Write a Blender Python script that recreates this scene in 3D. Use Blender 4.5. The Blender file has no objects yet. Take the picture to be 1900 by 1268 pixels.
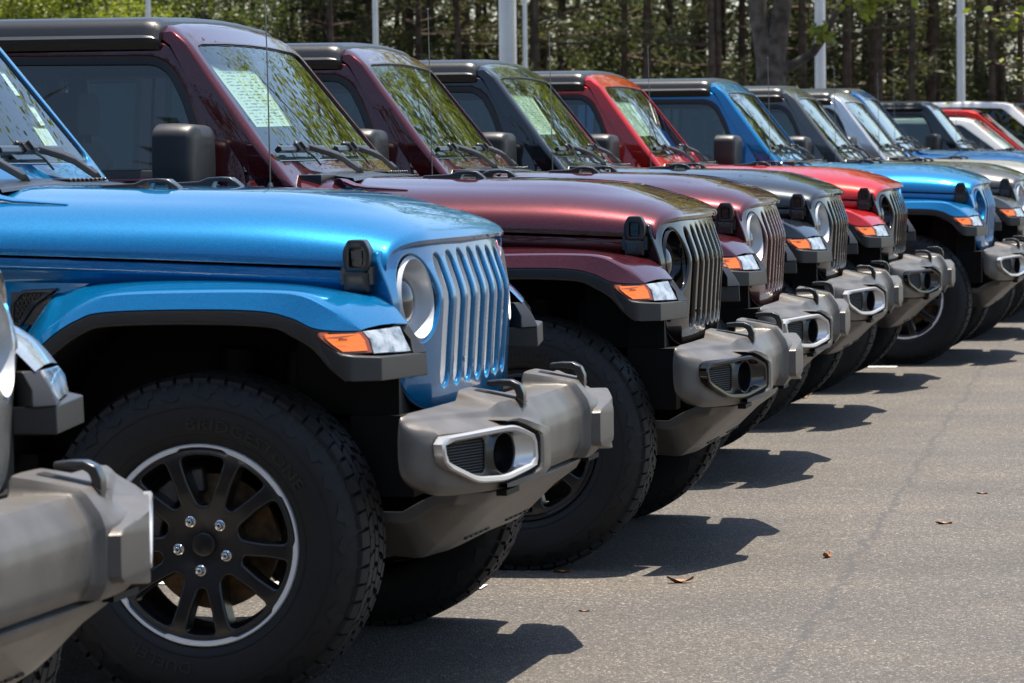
import bpy, bmesh, math, random
from mathutils import Vector, Matrix, noise
from mathutils.geometry import delaunay_2d_cdt
import numpy as np
random.seed(7)
sc = bpy.context.scene
COL = sc.collection
rad = math.radians

# ------------------------------------------------------------------ camera, sky, sun, exposure
YAW, PIT, ROLL = rad(11.8267), rad(-2.9803), rad(-0.6492)
fw = Vector((-math.sin(YAW)*math.cos(PIT), math.cos(YAW)*math.cos(PIT), math.sin(PIT)))
rt = Vector((math.cos(YAW), math.sin(YAW), 0)); up = rt.cross(fw)
r2 = math.cos(ROLL)*rt + math.sin(ROLL)*up
u2 = -math.sin(ROLL)*rt + math.cos(ROLL)*up
cam_d = bpy.data.cameras.new('camera'); cam = bpy.data.objects.new('camera', cam_d); COL.objects.link(cam)
m = Matrix((r2, u2, -fw)).transposed().to_4x4(); m.translation = (0, 0, 1.3338)
cam.matrix_world = m
cam_d.sensor_width = 36; cam_d.lens = 6618.6/1900*36
cam_d.clip_start = .1; cam_d.clip_end = 2000
cam_d.dof.use_dof = True; cam_d.dof.focus_distance = 11.8; cam_d.dof.aperture_fstop = 12
sc.camera = cam
SUN = Vector((.13, .16, 1)).normalized()
w = bpy.data.worlds.new('World'); sc.world = w; w.use_nodes = True
nt = w.node_tree
sky = nt.nodes.new('ShaderNodeTexSky'); sky.sky_type = 'NISHITA'; sky.sun_disc = False
sky.sun_elevation = math.asin(SUN.z); sky.sun_rotation = math.atan2(SUN.x, SUN.y)
sky.air_density = 1.0; sky.dust_density = 1.2; sky.ozone_density = 1.0
nt.links.new(sky.outputs[0], nt.nodes['Background'].inputs[0]); nt.nodes['Background'].inputs[1].default_value = .105
sl = bpy.data.lights.new('sun', 'SUN'); sl.energy = 5.0; sl.angle = rad(.53); sl.color = (1, .91, .78)
so = bpy.data.objects.new('sun', sl); COL.objects.link(so); so.rotation_euler = SUN.to_track_quat('Z', 'Y').to_euler(); so.location = (0, 0, 60)
vs = sc.view_settings; vs.view_transform = 'Standard'; vs.look = 'None'; vs.gamma = 1; vs.exposure = 1.25; vs.use_curve_mapping = False
sc.cycles.use_denoising = True
sc.cycles.max_bounces = 8; sc.cycles.transparent_max_bounces = 24; sc.cycles.glossy_bounces = 4; sc.cycles.diffuse_bounces = 3; sc.cycles.transmission_bounces = 4
sc.cycles.sample_clamp_indirect = 6; sc.cycles.caustics_reflective = False; sc.cycles.caustics_refractive = False

# ------------------------------------------------------------------ materials
def mat(name, base=(.5,.5,.5), rough=.5, metal=0., coat=0., crough=.03, spec=.5, bump=0, bscale=200, var=0, vscale=8, vcol=None, detail=4):
    M = bpy.data.materials.new(name); M.use_nodes = True
    n = M.node_tree.nodes; l = M.node_tree.links; p = n['Principled BSDF']
    p.inputs['Base Color'].default_value = (*base, 1); p.inputs['Roughness'].default_value = rough
    p.inputs['Metallic'].default_value = metal; p.inputs['Coat Weight'].default_value = coat
    p.inputs['Coat Roughness'].default_value = crough; p.inputs['Specular IOR Level'].default_value = spec
    tc = None
    if bump or var:
        tc = n.new('ShaderNodeTexCoord')
    if var:
        nz = n.new('ShaderNodeTexNoise'); nz.inputs['Scale'].default_value = vscale; nz.inputs['Detail'].default_value = detail
        l.new(tc.outputs['Object'], nz.inputs['Vector'])
        rp = n.new('ShaderNodeValToRGB'); rp.color_ramp.elements[0].position = .35; rp.color_ramp.elements[1].position = .68
        c2 = vcol or tuple(min(1, c*(1+var)) for c in base)
        rp.color_ramp.elements[0].color = (*(c*(1-var) for c in base), 1); rp.color_ramp.elements[1].color = (*c2, 1)
        l.new(nz.outputs[0], rp.inputs[0]); l.new(rp.outputs[0], p.inputs['Base Color'])
    if bump:
        nb = n.new('ShaderNodeTexNoise'); nb.inputs['Scale'].default_value = bscale; nb.inputs['Detail'].default_value = 2
        l.new(tc.outputs['Object'], nb.inputs['Vector'])
        b = n.new('ShaderNodeBump'); b.inputs['Strength'].default_value = bump; b.inputs['Distance'].default_value = .002
        l.new(nb.outputs[0], b.inputs['Height']); l.new(b.outputs[0], p.inputs['Normal'])
    return M
def paint(name, base, metal=.55, rough=.36, flake=.35):
    M = mat(name, base, rough, metal, 1.0, .025, 0.0)
    n = M.node_tree.nodes; l = M.node_tree.links; p = n['Principled BSDF']
    tc = n.new('ShaderNodeTexCoord')
    v = n.new('ShaderNodeTexVoronoi'); v.inputs['Scale'].default_value = 700
    l.new(tc.outputs['Object'], v.inputs['Vector'])
    bw = n.new('ShaderNodeSeparateColor'); l.new(v.outputs['Color'], bw.inputs[0])
    mx = n.new('ShaderNodeMix'); mx.data_type = 'RGBA'
    mx.inputs['A'].default_value = (*(c*(1-flake) for c in base), 1); mx.inputs['B'].default_value = (*(min(1, c*(1+flake)+.01*flake) for c in base), 1)
    l.new(bw.outputs[0], mx.inputs['Factor']); l.new(mx.outputs['Result'], p.inputs['Base Color'])
    # faint dust: slightly higher coat roughness in patches
    nz = n.new('ShaderNodeTexNoise'); nz.inputs['Scale'].default_value = 5; nz.inputs['Detail'].default_value = 5
    l.new(tc.outputs['Object'], nz.inputs['Vector'])
    mr = n.new('ShaderNodeMapRange'); mr.inputs['To Min'].default_value = .004; mr.inputs['To Max'].default_value = .022
    mr.inputs['From Min'].default_value = .3; mr.inputs['From Max'].default_value = .7
    l.new(nz.outputs[0], mr.inputs['Value']); l.new(mr.outputs[0], p.inputs['Coat Roughness'])
    return M
def glass(name, tint, extra=0.):
    M = bpy.data.materials.new(name); M.use_nodes = True
    n = M.node_tree.nodes; l = M.node_tree.links; n.remove(n['Principled BSDF'])
    out = n['Material Output']
    tr = n.new('ShaderNodeBsdfTransparent'); tr.inputs[0].default_value = (*tint, 1)
    gl = n.new('ShaderNodeBsdfGlossy'); gl.inputs['Roughness'].default_value = .004; gl.inputs[0].default_value = (.96, 1, .98, 1)
    ge = n.new('ShaderNodeNewGeometry'); d = n.new('ShaderNodeVectorMath'); d.operation = 'DOT_PRODUCT'
    l.new(ge.outputs['Incoming'], d.inputs[0]); l.new(ge.outputs['Normal'], d.inputs[1])
    ab = n.new('ShaderNodeMath'); ab.operation = 'ABSOLUTE'; l.new(d.outputs['Value'], ab.inputs[0])
    s1 = n.new('ShaderNodeMath'); s1.operation = 'SUBTRACT'; s1.inputs[0].default_value = 1; s1.use_clamp = True; l.new(ab.outputs[0], s1.inputs[1])
    pw = n.new('ShaderNodeMath'); pw.operation = 'POWER'; pw.inputs[1].default_value = 5; l.new(s1.outputs[0], pw.inputs[0])
    ma = n.new('ShaderNodeMath'); ma.operation = 'MULTIPLY_ADD'; ma.inputs[1].default_value = .95-extra; ma.inputs[2].default_value = .045+extra; ma.use_clamp = True
    l.new(pw.outputs[0], ma.inputs[0])
    mx = n.new('ShaderNodeMixShader'); l.new(ma.outputs[0], mx.inputs[0]); l.new(tr.outputs[0], mx.inputs[1]); l.new(gl.outputs[0], mx.inputs[2])
    l.new(mx.outputs[0], out.inputs[0])
    return M

PAINT = paint('paint_placeholder', (.02,.2,.5))
P_BLUE = paint('paint_blue', (.0003,.120,.290), .45, .29, .25)
P_MAROON = paint('paint_maroon', (.050,.0042,.0070), .45, .27, .6)
P_BLACK = paint('paint_black', (.010,.013,.017), .5, .3, .3)
P_RED = paint('paint_red', (.34,.011,.009), .30, .29)
P_GREY = paint('paint_granite', (.060,.060,.058), .55, .35)
P_SILVER = paint('paint_silver', (.50,.50,.49), .85, .33)
P_DBLUE = paint('paint_deep_blue', (.002,.060,.20), .5, .35)
P_WHITE = paint('paint_white', (.78,.78,.78), 0, .4, .02)
GLOSSBLK = mat('gloss_black', (.003,.003,.0035), .07, spec=.5)
CHROME = mat('chrome', (.62,.62,.62), .10, 1)
SILV = mat('satin_silver_plastic', (.86,.86,.85), .34, .08, .3, .1)
BOWL = mat('headlight_bowl', (.50,.53,.56), .36, .2, .4, .08)
LENS = mat('headlight_lens', (.012,.014,.018), .02, 0, 1, .0)
SILVB = mat('satin_silver_bezel', (.50,.50,.50), .28, .55, .2, .1)
BLKPL = mat('black_plastic', (.008,.008,.009), .32, 0, .35, .12, .5, .08, 500)
TRIM = mat('grained_black_trim', (.0145,.0145,.015), .42, 0, 0, .03, .5, .2, 420)
BUMPM = mat('grey_bumper_plastic', (.098,.091,.083), .35, .28, 0, .03, .5, .35, 520, .16, 11)
DARK = mat('underbody_black', (.0035,.0035,.0035), .6, spec=.25)
LINER = mat('wheel_well_liner', (.005,.005,.005), .7, spec=.25)
RUBBER = mat('tyre_rubber', (.0055,.0054,.0053), .66, 0, 0, .03, .4, .3, 260, .25, 9)
RUBTXT = mat('tyre_lettering', (.0105,.0105,.0108), .5, 0, 0, .03, .5)
RIMBLK = mat('rim_black', (.009,.009,.010), .34, .1, .25, .2)
RIMLIP = mat('machined_rim_lip', (.90,.89,.86), .34, .25)
DISCM = mat('brake_disc_rust', (.19,.12,.065), .55, .55, 0, .03, .5, .2, 90, .45, 30)
CALIP = mat('brake_caliper', (.16,.15,.14), .5, .6)
AMBER = mat('amber_lens', (.86,.17,.006), .12, 0, 1, .02, .5, .5, 160)
AMBERD = mat('amber_lens_rim', (.22,.045,.006), .15, 0, 1, .02)
INK = mat('print_ink', (.03,.025,.02), .6)
ROOFM = mat('hardtop_black', (.008,.009,.010), .30, 0, 0, .2, .5, .2, 600)
SEAT = mat('seat_cloth', (.030,.032,.034), .8, 0, 0, .03, .4, .3, 300)
DASHM = mat('dash_plastic', (.022,.023,.024), .55)
HLINER = mat('headliner_grey', (.16,.17,.165), .85)
SEALM = mat('window_seal', (.010,.010,.011), .5)
G_WIND = glass('windshield_glass', (.66,.80,.74))
G_SIDE = glass('side_glass', (.52,.62,.58), .01)
G_REAR = glass('privacy_glass', (.10,.12,.12), .01)
# running lamp lens: clear ribbed plastic
CLEARL = mat('running_lamp_lens', (.62,.66,.68), .12, .25, 1, .02)
_n = CLEARL.node_tree.nodes; _l = CLEARL.node_tree.links
_tc = _n.new('ShaderNodeTexCoord'); _w = _n.new('ShaderNodeTexWave'); _w.bands_direction = 'Z'; _w.inputs['Scale'].default_value = 95
_l.new(_tc.outputs['Object'], _w.inputs['Vector']); _b = _n.new('ShaderNodeBump'); _b.inputs['Strength'].default_value = .45; _b.inputs['Distance'].default_value = .002
_l.new(_w.outputs[1], _b.inputs['Height']); _l.new(_b.outputs[0], _n['Principled BSDF'].inputs['Normal'])
_nz = _n.new('ShaderNodeTexNoise'); _nz.inputs['Scale'].default_value = 28; _l.new(_tc.outputs['Object'], _nz.inputs['Vector'])
_rp = _n.new('ShaderNodeValToRGB'); _rp.color_ramp.elements[0].color = (.13,.16,.18,1); _rp.color_ramp.elements[1].color = (.45,.48,.50,1)
_rp.color_ramp.elements[0].position = .38; _rp.color_ramp.elements[1].position = .62
_l.new(_nz.outputs[0], _rp.inputs[0]); _l.new(_rp.outputs[0], _n['Principled BSDF'].inputs['Base Color'])

def print_mat(name, paper, ink, rows, barcode=False):
    M = mat(name, paper, .45); n = M.node_tree.nodes; l = M.node_tree.links
    uv = n.new('ShaderNodeUVMap'); sx = n.new('ShaderNodeSeparateXYZ'); l.new(uv.outputs[0], sx.inputs[0])
    mp = n.new('ShaderNodeMapping'); mp.inputs['Scale'].default_value = (14, rows, 1); l.new(uv.outputs[0], mp.inputs[0])
    nz = n.new('ShaderNodeTexNoise'); nz.inputs['Scale'].default_value = 1.0; nz.inputs['Detail'].default_value = 1
    l.new(mp.outputs[0], nz.inputs['Vector'])
    wv = n.new('ShaderNodeMath'); wv.operation = 'MULTIPLY'; wv.inputs[1].default_value = rows*6.2832*.5; l.new(sx.outputs[0 if barcode else 1], wv.inputs[0])
    sn = n.new('ShaderNodeMath'); sn.operation = 'SINE'; l.new(wv.outputs[0], sn.inputs[0])
    g = n.new('ShaderNodeMath'); g.operation = 'GREATER_THAN'; g.inputs[1].default_value = .105; l.new(sn.outputs[0], g.inputs[0])
    g2 = n.new('ShaderNodeMath'); g2.operation = 'GREATER_THAN'; g2.inputs[1].default_value = .50; l.new(nz.outputs[0], g2.inputs[0])
    mu = n.new('ShaderNodeMath'); mu.operation = 'MULTIPLY'; l.new(g.outputs[0], mu.inputs[0])
    if barcode: mu.inputs[1].default_value = .75
    else: l.new(g2.outputs[0], mu.inputs[1])
    # margins
    prev = mu
    for ax, lo, hi in ((0,.07,.93),(1,.05,.95) if not barcode else (1,.18,.82)):
        a = n.new('ShaderNodeMath'); a.operation = 'GREATER_THAN'; a.inputs[1].default_value = lo; l.new(sx.outputs[ax], a.inputs[0])
        b = n.new('ShaderNodeMath'); b.operation = 'LESS_THAN'; b.inputs[1].default_value = hi; l.new(sx.outputs[ax], b.inputs[0])
        for q in (a, b):
            k = n.new('ShaderNodeMath'); k.operation = 'MULTIPLY'; l.new(prev.outputs[0], k.inputs[0]); l.new(q.outputs[0], k.inputs[1]); prev = k
    mx = n.new('ShaderNodeMix'); mx.data_type = 'RGBA'; mx.inputs['A'].default_value = (*paper,1); mx.inputs['B'].default_value = (*ink,1)
    l.new(prev.outputs[0], mx.inputs['Factor']); l.new(mx.outputs['Result'], n['Principled BSDF'].inputs['Base Color'])
    return M
PAPER = print_mat('window_sheet_print', (.43,.46,.40), (.09,.12,.10), 40)
BARC = print_mat('barcode_label_print', (.62,.61,.59), (.2,.2,.2), 46, True)
LABELW = print_mat('white_label_print', (.66,.65,.63), (.25,.2,.2), 5)
REDLAB = print_mat('red_striped_label_print', (.72,.74,.72), (.62,.28,.28), 14)
REDBAN = mat('red_banner', (.75,.10,.07), .5)

# ------------------------------------------------------------------ mesh helpers
def custom_normals(me, ang):
    ca = math.cos(ang); nf = len(me.polygons)
    fn = [p.normal.copy() for p in me.polygons]; fa = [max(p.area, 1e-9) for p in me.polygons]
    v2f = [[] for _ in me.vertices]
    for p in me.polygons:
        for v in p.vertices: v2f[v].append(p.index)
    out = []
    for p in me.polygons:
        n0 = fn[p.index]
        for v in p.vertices:
            a = Vector()
            for f in v2f[v]:
                if fn[f].dot(n0) > ca: a += fn[f]*fa[f]
            out.append(a.normalized() if a.length > 0 else n0)
    me.normals_split_custom_set(out)
def mk(name, bm, mats, parent=None, ang=50, bevel=0, seg=2, bang=30, loc=None, weld=1e-5, recalc=True, plain=False):
    if weld: bmesh.ops.remove_doubles(bm, verts=bm.verts, dist=weld)
    if recalc: bmesh.ops.recalc_face_normals(bm, faces=bm.faces)
    if bevel:
        es = [e for e in bm.edges if len(e.link_faces) == 2 and e.calc_face_angle(0) > rad(bang)]
        bmesh.ops.bevel(bm, geom=es, offset=bevel, segments=seg, profile=.5, affect='EDGES', clamp_overlap=True)
    me = bpy.data.meshes.new(name); bm.to_mesh(me); bm.free()
    for M in (mats if isinstance(mats, (list, tuple)) else [mats]): me.materials.append(M)
    me.polygons.foreach_set('use_smooth', [True]*len(me.polygons)); me.update()
    if not plain: custom_normals(me, rad(ang))
    o = bpy.data.objects.new(name, me); COL.objects.link(o)
    if parent: o.parent = parent
    if loc: o.location = loc
    return o
def mirror_of(o, parent=None):
    me = o.data.copy(); me.flip_normals() if False else None
    bm = bmesh.new(); bm.from_mesh(o.data)
    for v in bm.verts: v.co.y *= -1
    bmesh.ops.reverse_faces(bm, faces=bm.faces)
    c = mk(o.name.split('.')[0], bm, list(o.data.materials), parent if parent else o.parent, weld=0, recalc=False)
    c.location = o.location; c.location.y *= -1
    bpy.data.meshes.remove(me)
    return c
def add_poly(bm, pts, mi=0):
    f = bm.faces.new([bm.verts.new(p) for p in pts]); f.material_index = mi; return f
def loft(bm, rows, close=False, mi=0, caps=False):
    R = [[bm.verts.new(p) for p in r] for r in rows]
    n = len(rows[0])
    for a, b in zip(R, R[1:]):
        for i in range(n if close else n-1):
            j = (i+1) % n
            try:
                f = bm.faces.new((a[i], a[j], b[j], b[i])); f.material_index = mi
            except ValueError: pass
    if caps:
        for r in (R[0], R[-1]):
            try: f = bm.faces.new(r); f.material_index = mi
            except ValueError: pass
    return R
def box(bm, lo, hi, mi=0, M=None):
    x0,y0,z0 = lo; x1,y1,z1 = hi
    vs_ = [Vector(p) for p in ((x0,y0,z0),(x1,y0,z0),(x1,y1,z0),(x0,y1,z0),(x0,y0,z1),(x1,y0,z1),(x1,y1,z1),(x0,y1,z1))]
    if M: vs_ = [M @ v for v in vs_]
    V = [bm.verts.new(v) for v in vs_]
    for q in ((0,3,2,1),(4,5,6,7),(0,1,5,4),(1,2,6,5),(2,3,7,6),(3,0,4,7)):
        f = bm.faces.new([V[i] for i in q]); f.material_index = mi
    return V
def prism(bm, poly, z0, z1, axis='z', mi=0):
    def P(a, b, t): return {'z': (a,b,t), 'y': (a,t,b), 'x': (t,a,b)}[axis]
    loft(bm, [[P(a,b,z0) for a,b in poly], [P(a,b,z1) for a,b in poly]], True, mi, True)
def tube(bm, pts, r, n=8, mi=0, caps=True):
    pts = [Vector(p) for p in pts]; rs = r if isinstance(r, (list,tuple)) else [r]*len(pts)
    rows = []; t0 = None; prevN = None
    for i, p in enumerate(pts):
        t = (pts[min(i+1,len(pts)-1)]-pts[max(i-1,0)]).normalized()
        a = Vector((0,0,1)) if abs(t.z) < .9 else Vector((1,0,0))
        nx = t.cross(a).normalized() if prevN is None else (prevN - t*prevN.dot(t)).normalized()
        prevN = nx; ny = t.cross(nx)
        rows.append([p + rs[i]*(math.cos(2*math.pi*k/n)*nx + math.sin(2*math.pi*k/n)*ny) for k in range(n)])
    loft(bm, rows, True, mi, caps)
def lathe_y(bm, prof, n, mi=0, c=(0,0,0)):
    # prof: (radius, y)
    rows = [[(c[0]+r*math.cos(2*math.pi*k/n), c[1]+y, c[2]+r*math.sin(2*math.pi*k/n)) for k in range(n)] for r, y in prof]
    loft(bm, rows, True, mi)
def interp(tab, x):
    if x <= tab[0][0]: return tab[0][1]
    for (a,b),(c,d) in zip(tab, tab[1:]):
        if x <= c: return b+(d-b)*(x-a)/(c-a)
    return tab[-1][1]
def sinterp(tab, x):   # smooth (Catmull-Rom) interpolation
    xs = [t[0] for t in tab]; n = len(tab)
    if x <= xs[0]: return tab[0][1]
    if x >= xs[-1]: return tab[-1][1]
    i = max(k for k in range(n) if xs[k] <= x); i = min(i, n-2)
    h = xs[i+1]-xs[i]; t = (x-xs[i])/h
    def sl_(k):
        if k == 0: return (tab[1][1]-tab[0][1])/(xs[1]-xs[0])
        if k == n-1: return (tab[-1][1]-tab[-2][1])/(xs[-1]-xs[-2])
        return (tab[k+1][1]-tab[k-1][1])/(xs[k+1]-xs[k-1])
    m0, m1 = sl_(i)*h, sl_(i+1)*h
    return (2*t**3-3*t*t+1)*tab[i][1]+(t**3-2*t*t+t)*m0+(-2*t**3+3*t*t)*tab[i+1][1]+(t**3-t*t)*m1
def spline(ctrl, per=4):
    P = [Vector(c) for c in ctrl]; out = []
    for i in range(len(P)-1):
        a = P[max(i-1,0)]; b = P[i]; c = P[i+1]; d = P[min(i+2,len(P)-1)]
        for k in range(per):
            t = k/per
            out.append(.5*((2*b)+(c-a)*t+(2*a-5*b+4*c-d)*t*t+(3*b-a-3*c+d)*t**3))
    out.append(P[-1]); return out
def round_poly(pts, r, n=5):
    out = []; N = len(pts)
    for i, p in enumerate(pts):
        rr = r[i] if isinstance(r, (list,tuple)) else r
        p = Vector(p); a = Vector(pts[i-1]); b = Vector(pts[(i+1)%N])
        if rr <= 0: out.append(p); continue
        da, db = (a-p), (b-p)
        d = min(rr, da.length*.48, db.length*.48)
        A = p+da.normalized()*d; B = p+db.normalized()*d
        for k in range(n+1):
            t = k/n; out.append((1-t)**2*A+2*t*(1-t)*p+t*t*B)
    return out
def resample(loop, step):
    out = []; N = len(loop)
    for i in range(N):
        a = Vector(loop[i]); b = Vector(loop[(i+1)%N]); L = (b-a).length; k = max(1, int(math.ceil(L/step)))
        for q in range(k): out.append(a+(b-a)*q/k)
    return out
def area2(l): return .5*sum(l[i][0]*l[(i+1)%len(l)][1]-l[(i+1)%len(l)][0]*l[i][1] for i in range(len(l)))
def inset(loop, d):  # positive moves to the left of travel (inside for CCW)
    out = []; N = len(loop)
    for i in range(N):
        a, p, b = loop[i-1], loop[i], loop[(i+1)%N]
        t1 = (p-a); t2 = (b-p)
        if t1.length < 1e-9: t1 = t2
        if t2.length < 1e-9: t2 = t1
        n1 = Vector((-t1.y, t1.x)).normalized(); n2 = Vector((-t2.y, t2.x)).normalized()
        nn = n1+n2; nn = nn.normalized() if nn.length > 1e-6 else n1
        out.append(p+nn*d/max(.5, nn.dot(n1)))
    return out
def inside(p, loop):
    x, y = p; c = False; N = len(loop)
    for i in range(N):
        x1,y1 = loop[i]; x2,y2 = loop[(i+1)%N]
        if (y1 > y) != (y2 > y) and x < (x2-x1)*(y-y1)/(y2-y1)+x1: c = not c
    return c
def panel(bm, outer, holes, mapf, depth=.02, hdepth=None, bev=.006, hbev=None, nb=3, grid=.04, step=.03, mi=0, hmi=None):
    loops = []
    for k, lp in enumerate([outer]+list(holes)):
        lp = resample([Vector(p) for p in lp], step)
        if area2(lp) < 0: lp.reverse()
        if k: lp.reverse()          # holes clockwise so that 'inside' of the material is on the left
        loops.append(lp)
    bv = [bev]+[hbev if hbev is not None else bev]*len(holes)
    ins = [inset(l, b) for l, b in zip(loops, bv)]
    vin = []; ein = []; rng = []
    for l in ins:
        s = len(vin); vin += [Vector((p.x,p.y)) for p in l]; n = len(l)
        ein += [(s+i, s+(i+1)%n) for i in range(n)]; rng.append((s, n))
    xs = [p.x for p in ins[0]]; ys = [p.y for p in ins[0]]
    allp = np.array([(p.x,p.y) for p in vin])
    gx = min(xs)+grid*.5; row = 0
    while gx < max(xs):
        gy = min(ys)+grid*(.5 if row % 2 else .25)
        while gy < max(ys):
            if inside((gx,gy), ins[0]) and not any(inside((gx,gy), h) for h in ins[1:]):
                if np.min(np.hypot(allp[:,0]-gx, allp[:,1]-gy)) > grid*.45: vin.append(Vector((gx,gy)))
            gy += grid
        gx += grid*.87; row += 1
    rv, re, rf, ov, oe, of = delaunay_2d_cdt(vin, ein, [], 0, 1e-7)
    i2n = {}
    for ni, os_ in enumerate(ov):
        for q in os_: i2n[q] = ni
    V = [bm.verts.new(mapf(p.x, p.y, 0)) for p in rv]
    for f in rf:
        c = (sum(rv[i].x for i in f)/len(f), sum(rv[i].y for i in f)/len(f))
        if inside(c, ins[0]) and not any(inside(c, h) for h in ins[1:]):
            try: ff = bm.faces.new([V[i] for i in f]); ff.material_index = mi
            except ValueError: pass
    for k, (l, (s, n)) in enumerate(zip(ins, rng)):
        prev = [V[i2n[s+i]] for i in range(n)]
        base = l
        dd = depth if k == 0 else (hdepth if hdepth is not None else depth)
        b = bv[k]
        steps = [(b*math.sin(math.pi/2*q/nb), b*(1-math.cos(math.pi/2*q/nb))) for q in range(1, nb+1)] if b > 0 else []
        steps.append((b, dd))
        for off, d in steps:
            lo = inset(base, -off)
            cur = [bm.verts.new(mapf(p.x, p.y, d)) for p in lo]
            for i in range(n):
                j = (i+1) % n
                try: ff = bm.faces.new((prev[i], prev[j], cur[j], cur[i])); ff.material_index = mi if (k == 0 or hmi is None) else hmi
                except ValueError: pass
            prev = cur
def text_mesh(txt, size, extrude):
    c = bpy.data.curves.new('t', 'FONT'); c.body = txt; c.size = size; c.extrude = extrude; c.offset = size*.010; c.resolution_u = 2; c.align_x = 'CENTER'; c.space_character = 1.08
    o = bpy.data.objects.new('t', c); COL.objects.link(o)
    dg = bpy.context.evaluated_depsgraph_get(); me = bpy.data.meshes.new_from_object(o.evaluated_get(dg))
    bpy.data.objects.remove(o); bpy.data.curves.remove(c)
    V = [v.co.copy() for v in me.vertices]; F = [list(p.vertices) for p in me.polygons]; bpy.data.meshes.remove(me)
    return V, F
def empty(name, loc=(0,0,0), rz=0):
    o = bpy.data.objects.new(name, None); COL.objects.link(o); o.location = loc; o.rotation_euler = (0,0,rz); o.empty_display_size = .2
    return o
def tag(o, label=None, cat=None, group=None, kind=None):
    if label: o['label'] = label
    if cat: o['category'] = cat
    if group: o['group'] = group
    if kind: o['kind'] = kind
    return o


# ------------------------------------------------------------------ the off-road vehicle (x forward, y left, z up, origin on the ground under the front axle)
def ybody(x): return .64+(.35-x)*.124 if x > -.86 else .790+(-.86-x)*.02
def zseam(x): return interp([(-.9,1.112),(-.55,1.102),(-.15,1.086),(.286,1.065),(.392,1.059),(.5,1.054)], x)
def yside(x, z):
    b = interp([(-4.2,.80),(-1.0,.812),(-.86,.79)], x) if x < -.86 else ybody(x)
    if z > 1.22: b -= (z-1.22)*.19
    elif z < .75: b -= (.75-z)*.05
    return b
def gx(y, z):
    zz = sinterp([(.66,.468),(.70,.472),(.80,.479),(.90,.4855),(.955,.4895),(.98,.490),(1.005,.4845),(1.06,.466),(1.13,.443),(1.16,.433)], z)
    ay = min(abs(y), .60)
    return zz - (.0388*ay*ay + .385*ay**4) - max(0, abs(y)-.60)*.22
ZC = [(0,1.127),(.008,1.141),(.028,1.156),(.08,1.180),(.149,1.203),(.27,1.230),(.42,1.245),(.6,1.252),(.9,1.260),(1.2,1.268)]

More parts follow.
